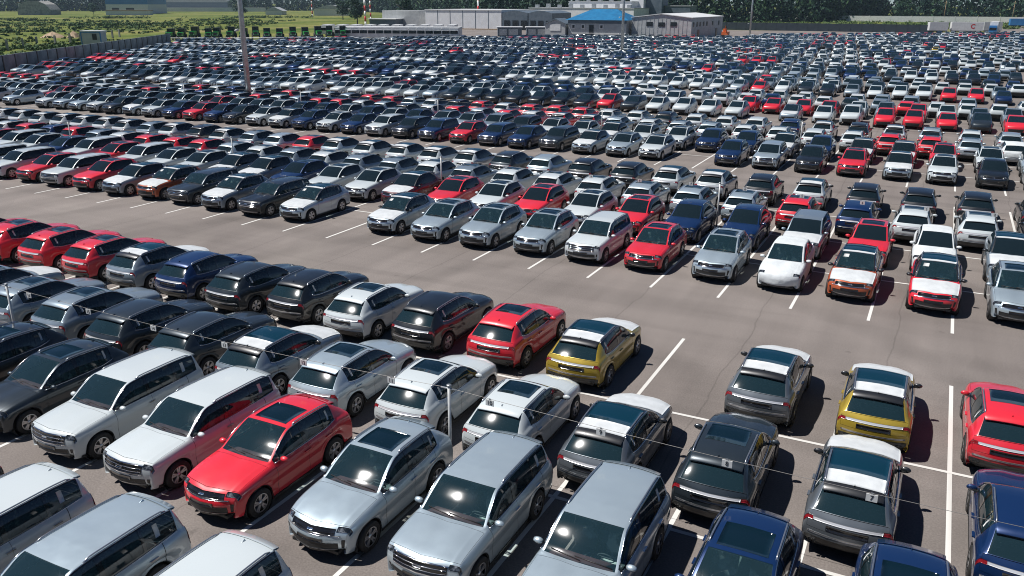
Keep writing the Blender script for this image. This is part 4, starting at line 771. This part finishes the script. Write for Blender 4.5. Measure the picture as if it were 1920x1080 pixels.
a = MB(); a.tube([(.6, -1.2, 2), (.6, -3.2, 4.6), (.6, -4.6, 2.6)], [.28, .24, .16], 6); ob('boom', a.mesh('boom', 'orange_paint'), r)
r = tag(ob('far_wall', None, None, (-130, 545, 0)), 'long pale wall below the forest on the right', 'wall'); a = MB(); d = Vector((11.5, .75, 0)); a.box((.05, -.2, 0), (d.length - .05, .2, 3.3)); a.box((-.15, -.3, 0), (.15, .3, 3.5)); WP = a.mesh('panel', 'steel_white')
for k in range(20): ob('panel', WP, r, d * k, math.atan2(d.y, d.x))
pl = MB(); pl.tube([(0, 0, 0), (0, 0, 12)], [.22, .12], 6); pl.tube([(-.9, 0, 11.2), (.9, 0, 11.2)], .09, 5); PLM2 = pl.mesh('utility_pole', 'timber')
for k, (x, y) in enumerate(((-62, 560), (2, 565), (38, 575), (52, 540))): tag(ob('utility_pole', PLM2, None, (x, y, 0), random.random()), f'timber utility pole before the forest, {ORD[k]} from left', 'pole', 'utility poles before the forest')

# ------------------------------------------------------------------ vegetation
def leaf_cloud(cent, rad, per, size, flat=.5):
    """quads scattered near the surface of ellipsoids; returns verts, quads, tone per face"""
    cent = np.repeat(np.asarray(cent, float), per, 0); rad = np.repeat(np.asarray(rad, float), per, 0); n = len(cent); u = RNG.normal(size=(n, 3)); u /= np.linalg.norm(u, axis=1, keepdims=True); rr = RNG.uniform(.55, 1.06, (n, 1)); p = cent + u * rad * rr
    nn = u + RNG.normal(0, .45, (n, 3)); nn /= np.linalg.norm(nn, axis=1, keepdims=True); a = np.cross(nn, RNG.normal(size=(n, 3))); a /= np.linalg.norm(a, axis=1, keepdims=True); b = np.cross(nn, a); s = (size * RNG.uniform(.6, 1.3, (n, 1)))
    V = np.stack([p - a * s, p - b * s * .7, p + a * s, p + b * s * .7], 1).reshape(-1, 3); Q = np.arange(4 * n).reshape(-1, 4); return V, Q
def leaf_obj(name, cent, rad, per, size, m, tone, parent=None):
    V, Q = leaf_cloud(cent, rad, per, size); me = mesh_np(name, V, Q, (m,)); at = me.attributes.new('tone', 'FLOAT', 'FACE'); t = np.repeat(np.asarray(tone, float), per) + RNG.normal(0, .12, len(Q)); at.data.foreach_set('value', np.clip(t, 0, 1).astype(np.float32)); return ob(name, me, parent)
line_pts = np.array([(-1010, 470), (-900, 600), (-850, 800), (-700, 900), (-470, 700), (-330, 560), (-235, 430), (-185, 400), (-120, 450), (-60, 520), (-40, 640), (60, 650), (160, 640)], float); seg = np.linalg.norm(np.diff(line_pts, axis=0), axis=1); cum = np.concatenate([[0], np.cumsum(seg)])
C_, R_, T_ = [], [], []
for row in range(5):
    for q in np.arange(0, cum[-1], 6.0):
        q2 = q + RNG.uniform(-2.5, 2.5); x = np.interp(q2, cum, line_pts[:, 0]); y = np.interp(q2, cum, line_pts[:, 1]) + row * 9 + RNG.uniform(-3, 3); h = RNG.uniform(11, 17) + row * 2.4; wdt = RNG.uniform(2.6, 4.6); tn = np.clip(RNG.normal(.32, .22), 0, 1)
        for k in range(4):
            f = (k + .6) / 4; C_.append((x + RNG.normal(0, 1.2), y + RNG.normal(0, 1.2), h * f * .95)); R_.append((wdt * (1.15 - .6 * f), wdt * (1.15 - .6 * f), h * .19)); T_.append(tn + .12 * (f - .5))
tag(leaf_obj('forest', C_, R_, 22, 1.15, 'forest_leaf', T_), 'dark mixed forest closing the view along the horizon', 'forest', kind='stuff')
# meadow shrubs as one mass
C_, R_, T_ = [], [], []
def meadow_ok(x, y):
    fx = -113 + (y - 58) * (-52 / 79); return x < fx - 9 and not (y > 148 and x > -232 + (y - 190) * .2 and y < 330)
for b_ in range(34):                                     # hedge-like bands lying across the meadow
    d_ = 150 + 480 * RNG.random() ** .75; a_ = math.radians(RNG.uniform(33, 66)); cx, cy = 8.6 - d_ * math.sin(a_), -19 + d_ * math.cos(a_); L_ = RNG.uniform(10, 34); ht = RNG.uniform(.6, 1.9); tn = RNG.uniform(.15, .75)
    for q in range(int(L_ * 1.6)):
        t = RNG.normal(0, L_ * .5); v = RNG.normal(0, 2.2); x = cx + math.cos(a_) * t + -math.sin(a_) * v; y = cy + math.sin(a_) * t + math.cos(a_) * v
        if not meadow_ok(x, y): continue
        h = ht * RNG.uniform(.5, 1.2); C_.append((x, y, h * .4)); R_.append((h * RNG.uniform(.9, 1.7), h * RNG.uniform(.9, 1.7), h * .6)); T_.append(np.clip(tn + RNG.normal(0, .15), 0, 1))
for q in range(2600):                                    # tall grass and weeds
    d_ = 120 + 420 * RNG.random(); a_ = math.radians(RNG.uniform(28, 68)); x, y = 8.6 - d_ * math.sin(a_), -19 + d_ * math.cos(a_)
    if meadow_ok(x, y): h = RNG.uniform(.2, .6); C_.append((x, y, h * .3)); R_.append((h * RNG.uniform(1, 3.5), h * RNG.uniform(1, 3.5), h * .6)); T_.append(RNG.uniform(.5, 1))
tag(leaf_obj('meadow_shrubs', C_, R_, 26, .38, 'shrub_leaf', T_), 'low scattered green scrub over the meadow on the left', 'scrub', kind='stuff')
C_, R_, T_ = [], [], []
for k in range(500):
    x = RNG.uniform(-120, 60); y = 470 + RNG.uniform(-70, 60); h = RNG.uniform(.5, 1.4); C_.append((x, y, h * .4)); R_.append((h * 2, h * 2, h * .6)); T_.append(RNG.uniform(.5, 1))
tag(leaf_obj('bank_scrub', C_, R_, 26, .4, 'shrub_leaf', T_), 'grassy scrub on the bank behind the dark wall', 'scrub', kind='stuff')
def tree(x, y, h, wd, label, tone=.35):
    r = tag(ob('tree', None, None, (x, y, 0)), label, 'tree', 'single trees before the forest'); a = MB(); a.tube([(0, 0, -.2), (.1, 0, h * .35), (0, .1, h * .8)], [h * .028, h * .02, h * .008], 7)
    for q in range(4): t = q * 1.7; a.tube([(0, 0, h * (.3 + .1 * q)), (math.cos(t) * wd * .6, math.sin(t) * wd * .6, h * (.5 + .09 * q))], [h * .012, h * .004], 5)
    ob('trunk', a.mesh('trunk', 'bark'), r); cs, rs = [], []
    for q in range(16): t = RNG.uniform(0, 6.28); rr = wd * RNG.uniform(.1, .65); cs.append((rr * math.cos(t), rr * math.sin(t), h * RNG.uniform(.32, .92))); rs.append((wd * .42, wd * .42, h * .14))
    leaf_obj('crown', cs, rs, 70, .5, 'forest_leaf', np.clip(RNG.normal(tone, .12, len(cs)), 0, 1), r)
for (x, y, h, wd, lab) in ((-22, 600, 11, 6.5, 'round dark tree beside the pale far wall'), (-252, 330, 12, 5.5, 'broad tree between the striped masts and warehouse'), (-240, 352, 14, 6, 'taller tree behind the striped masts'), (-470, 480, 12, 7, 'dark tree at the edge of the left meadow'), (-705, 470, 12, 8, 'bushy tree left of the blue white shed'), (-640, 485, 9, 6, 'bushy tree right of the round hangar'), (-100, 540, 13, 6, 'pale green tree right of the factory towers'), (-84, 530, 9, 5, 'small yellowish tree by the far wall'), (-330, 420, 12, 6, 'tree standing alone beyond the white lorries')): tree(x, y, h, wd, lab, .4)

# ------------------------------------------------------------------ air
a = MB(); a.box((-1300, -60, -1.5), (400, 1250, 42)); hz = a.mesh('haze'); mh = bpy.data.materials.new('haze'); mh.use_nodes = True; nt = mh.node_tree; nt.nodes.remove(nt.nodes['Principled BSDF']); pv = nd(nt, 'ShaderNodeVolumePrincipled')
pv.inputs['Color'].default_value = (.60, .82, 1, 1); pv.inputs['Density'].default_value = .00009; pv.inputs['Anisotropy'].default_value = .2; nt.links.new(pv.outputs[0], nt.nodes['Material Output'].inputs['Volume']); hz.materials.append(mh)
tag(ob('haze', hz), 'thin blue summer haze over the far meadow and forest', 'haze', kind='stuff')
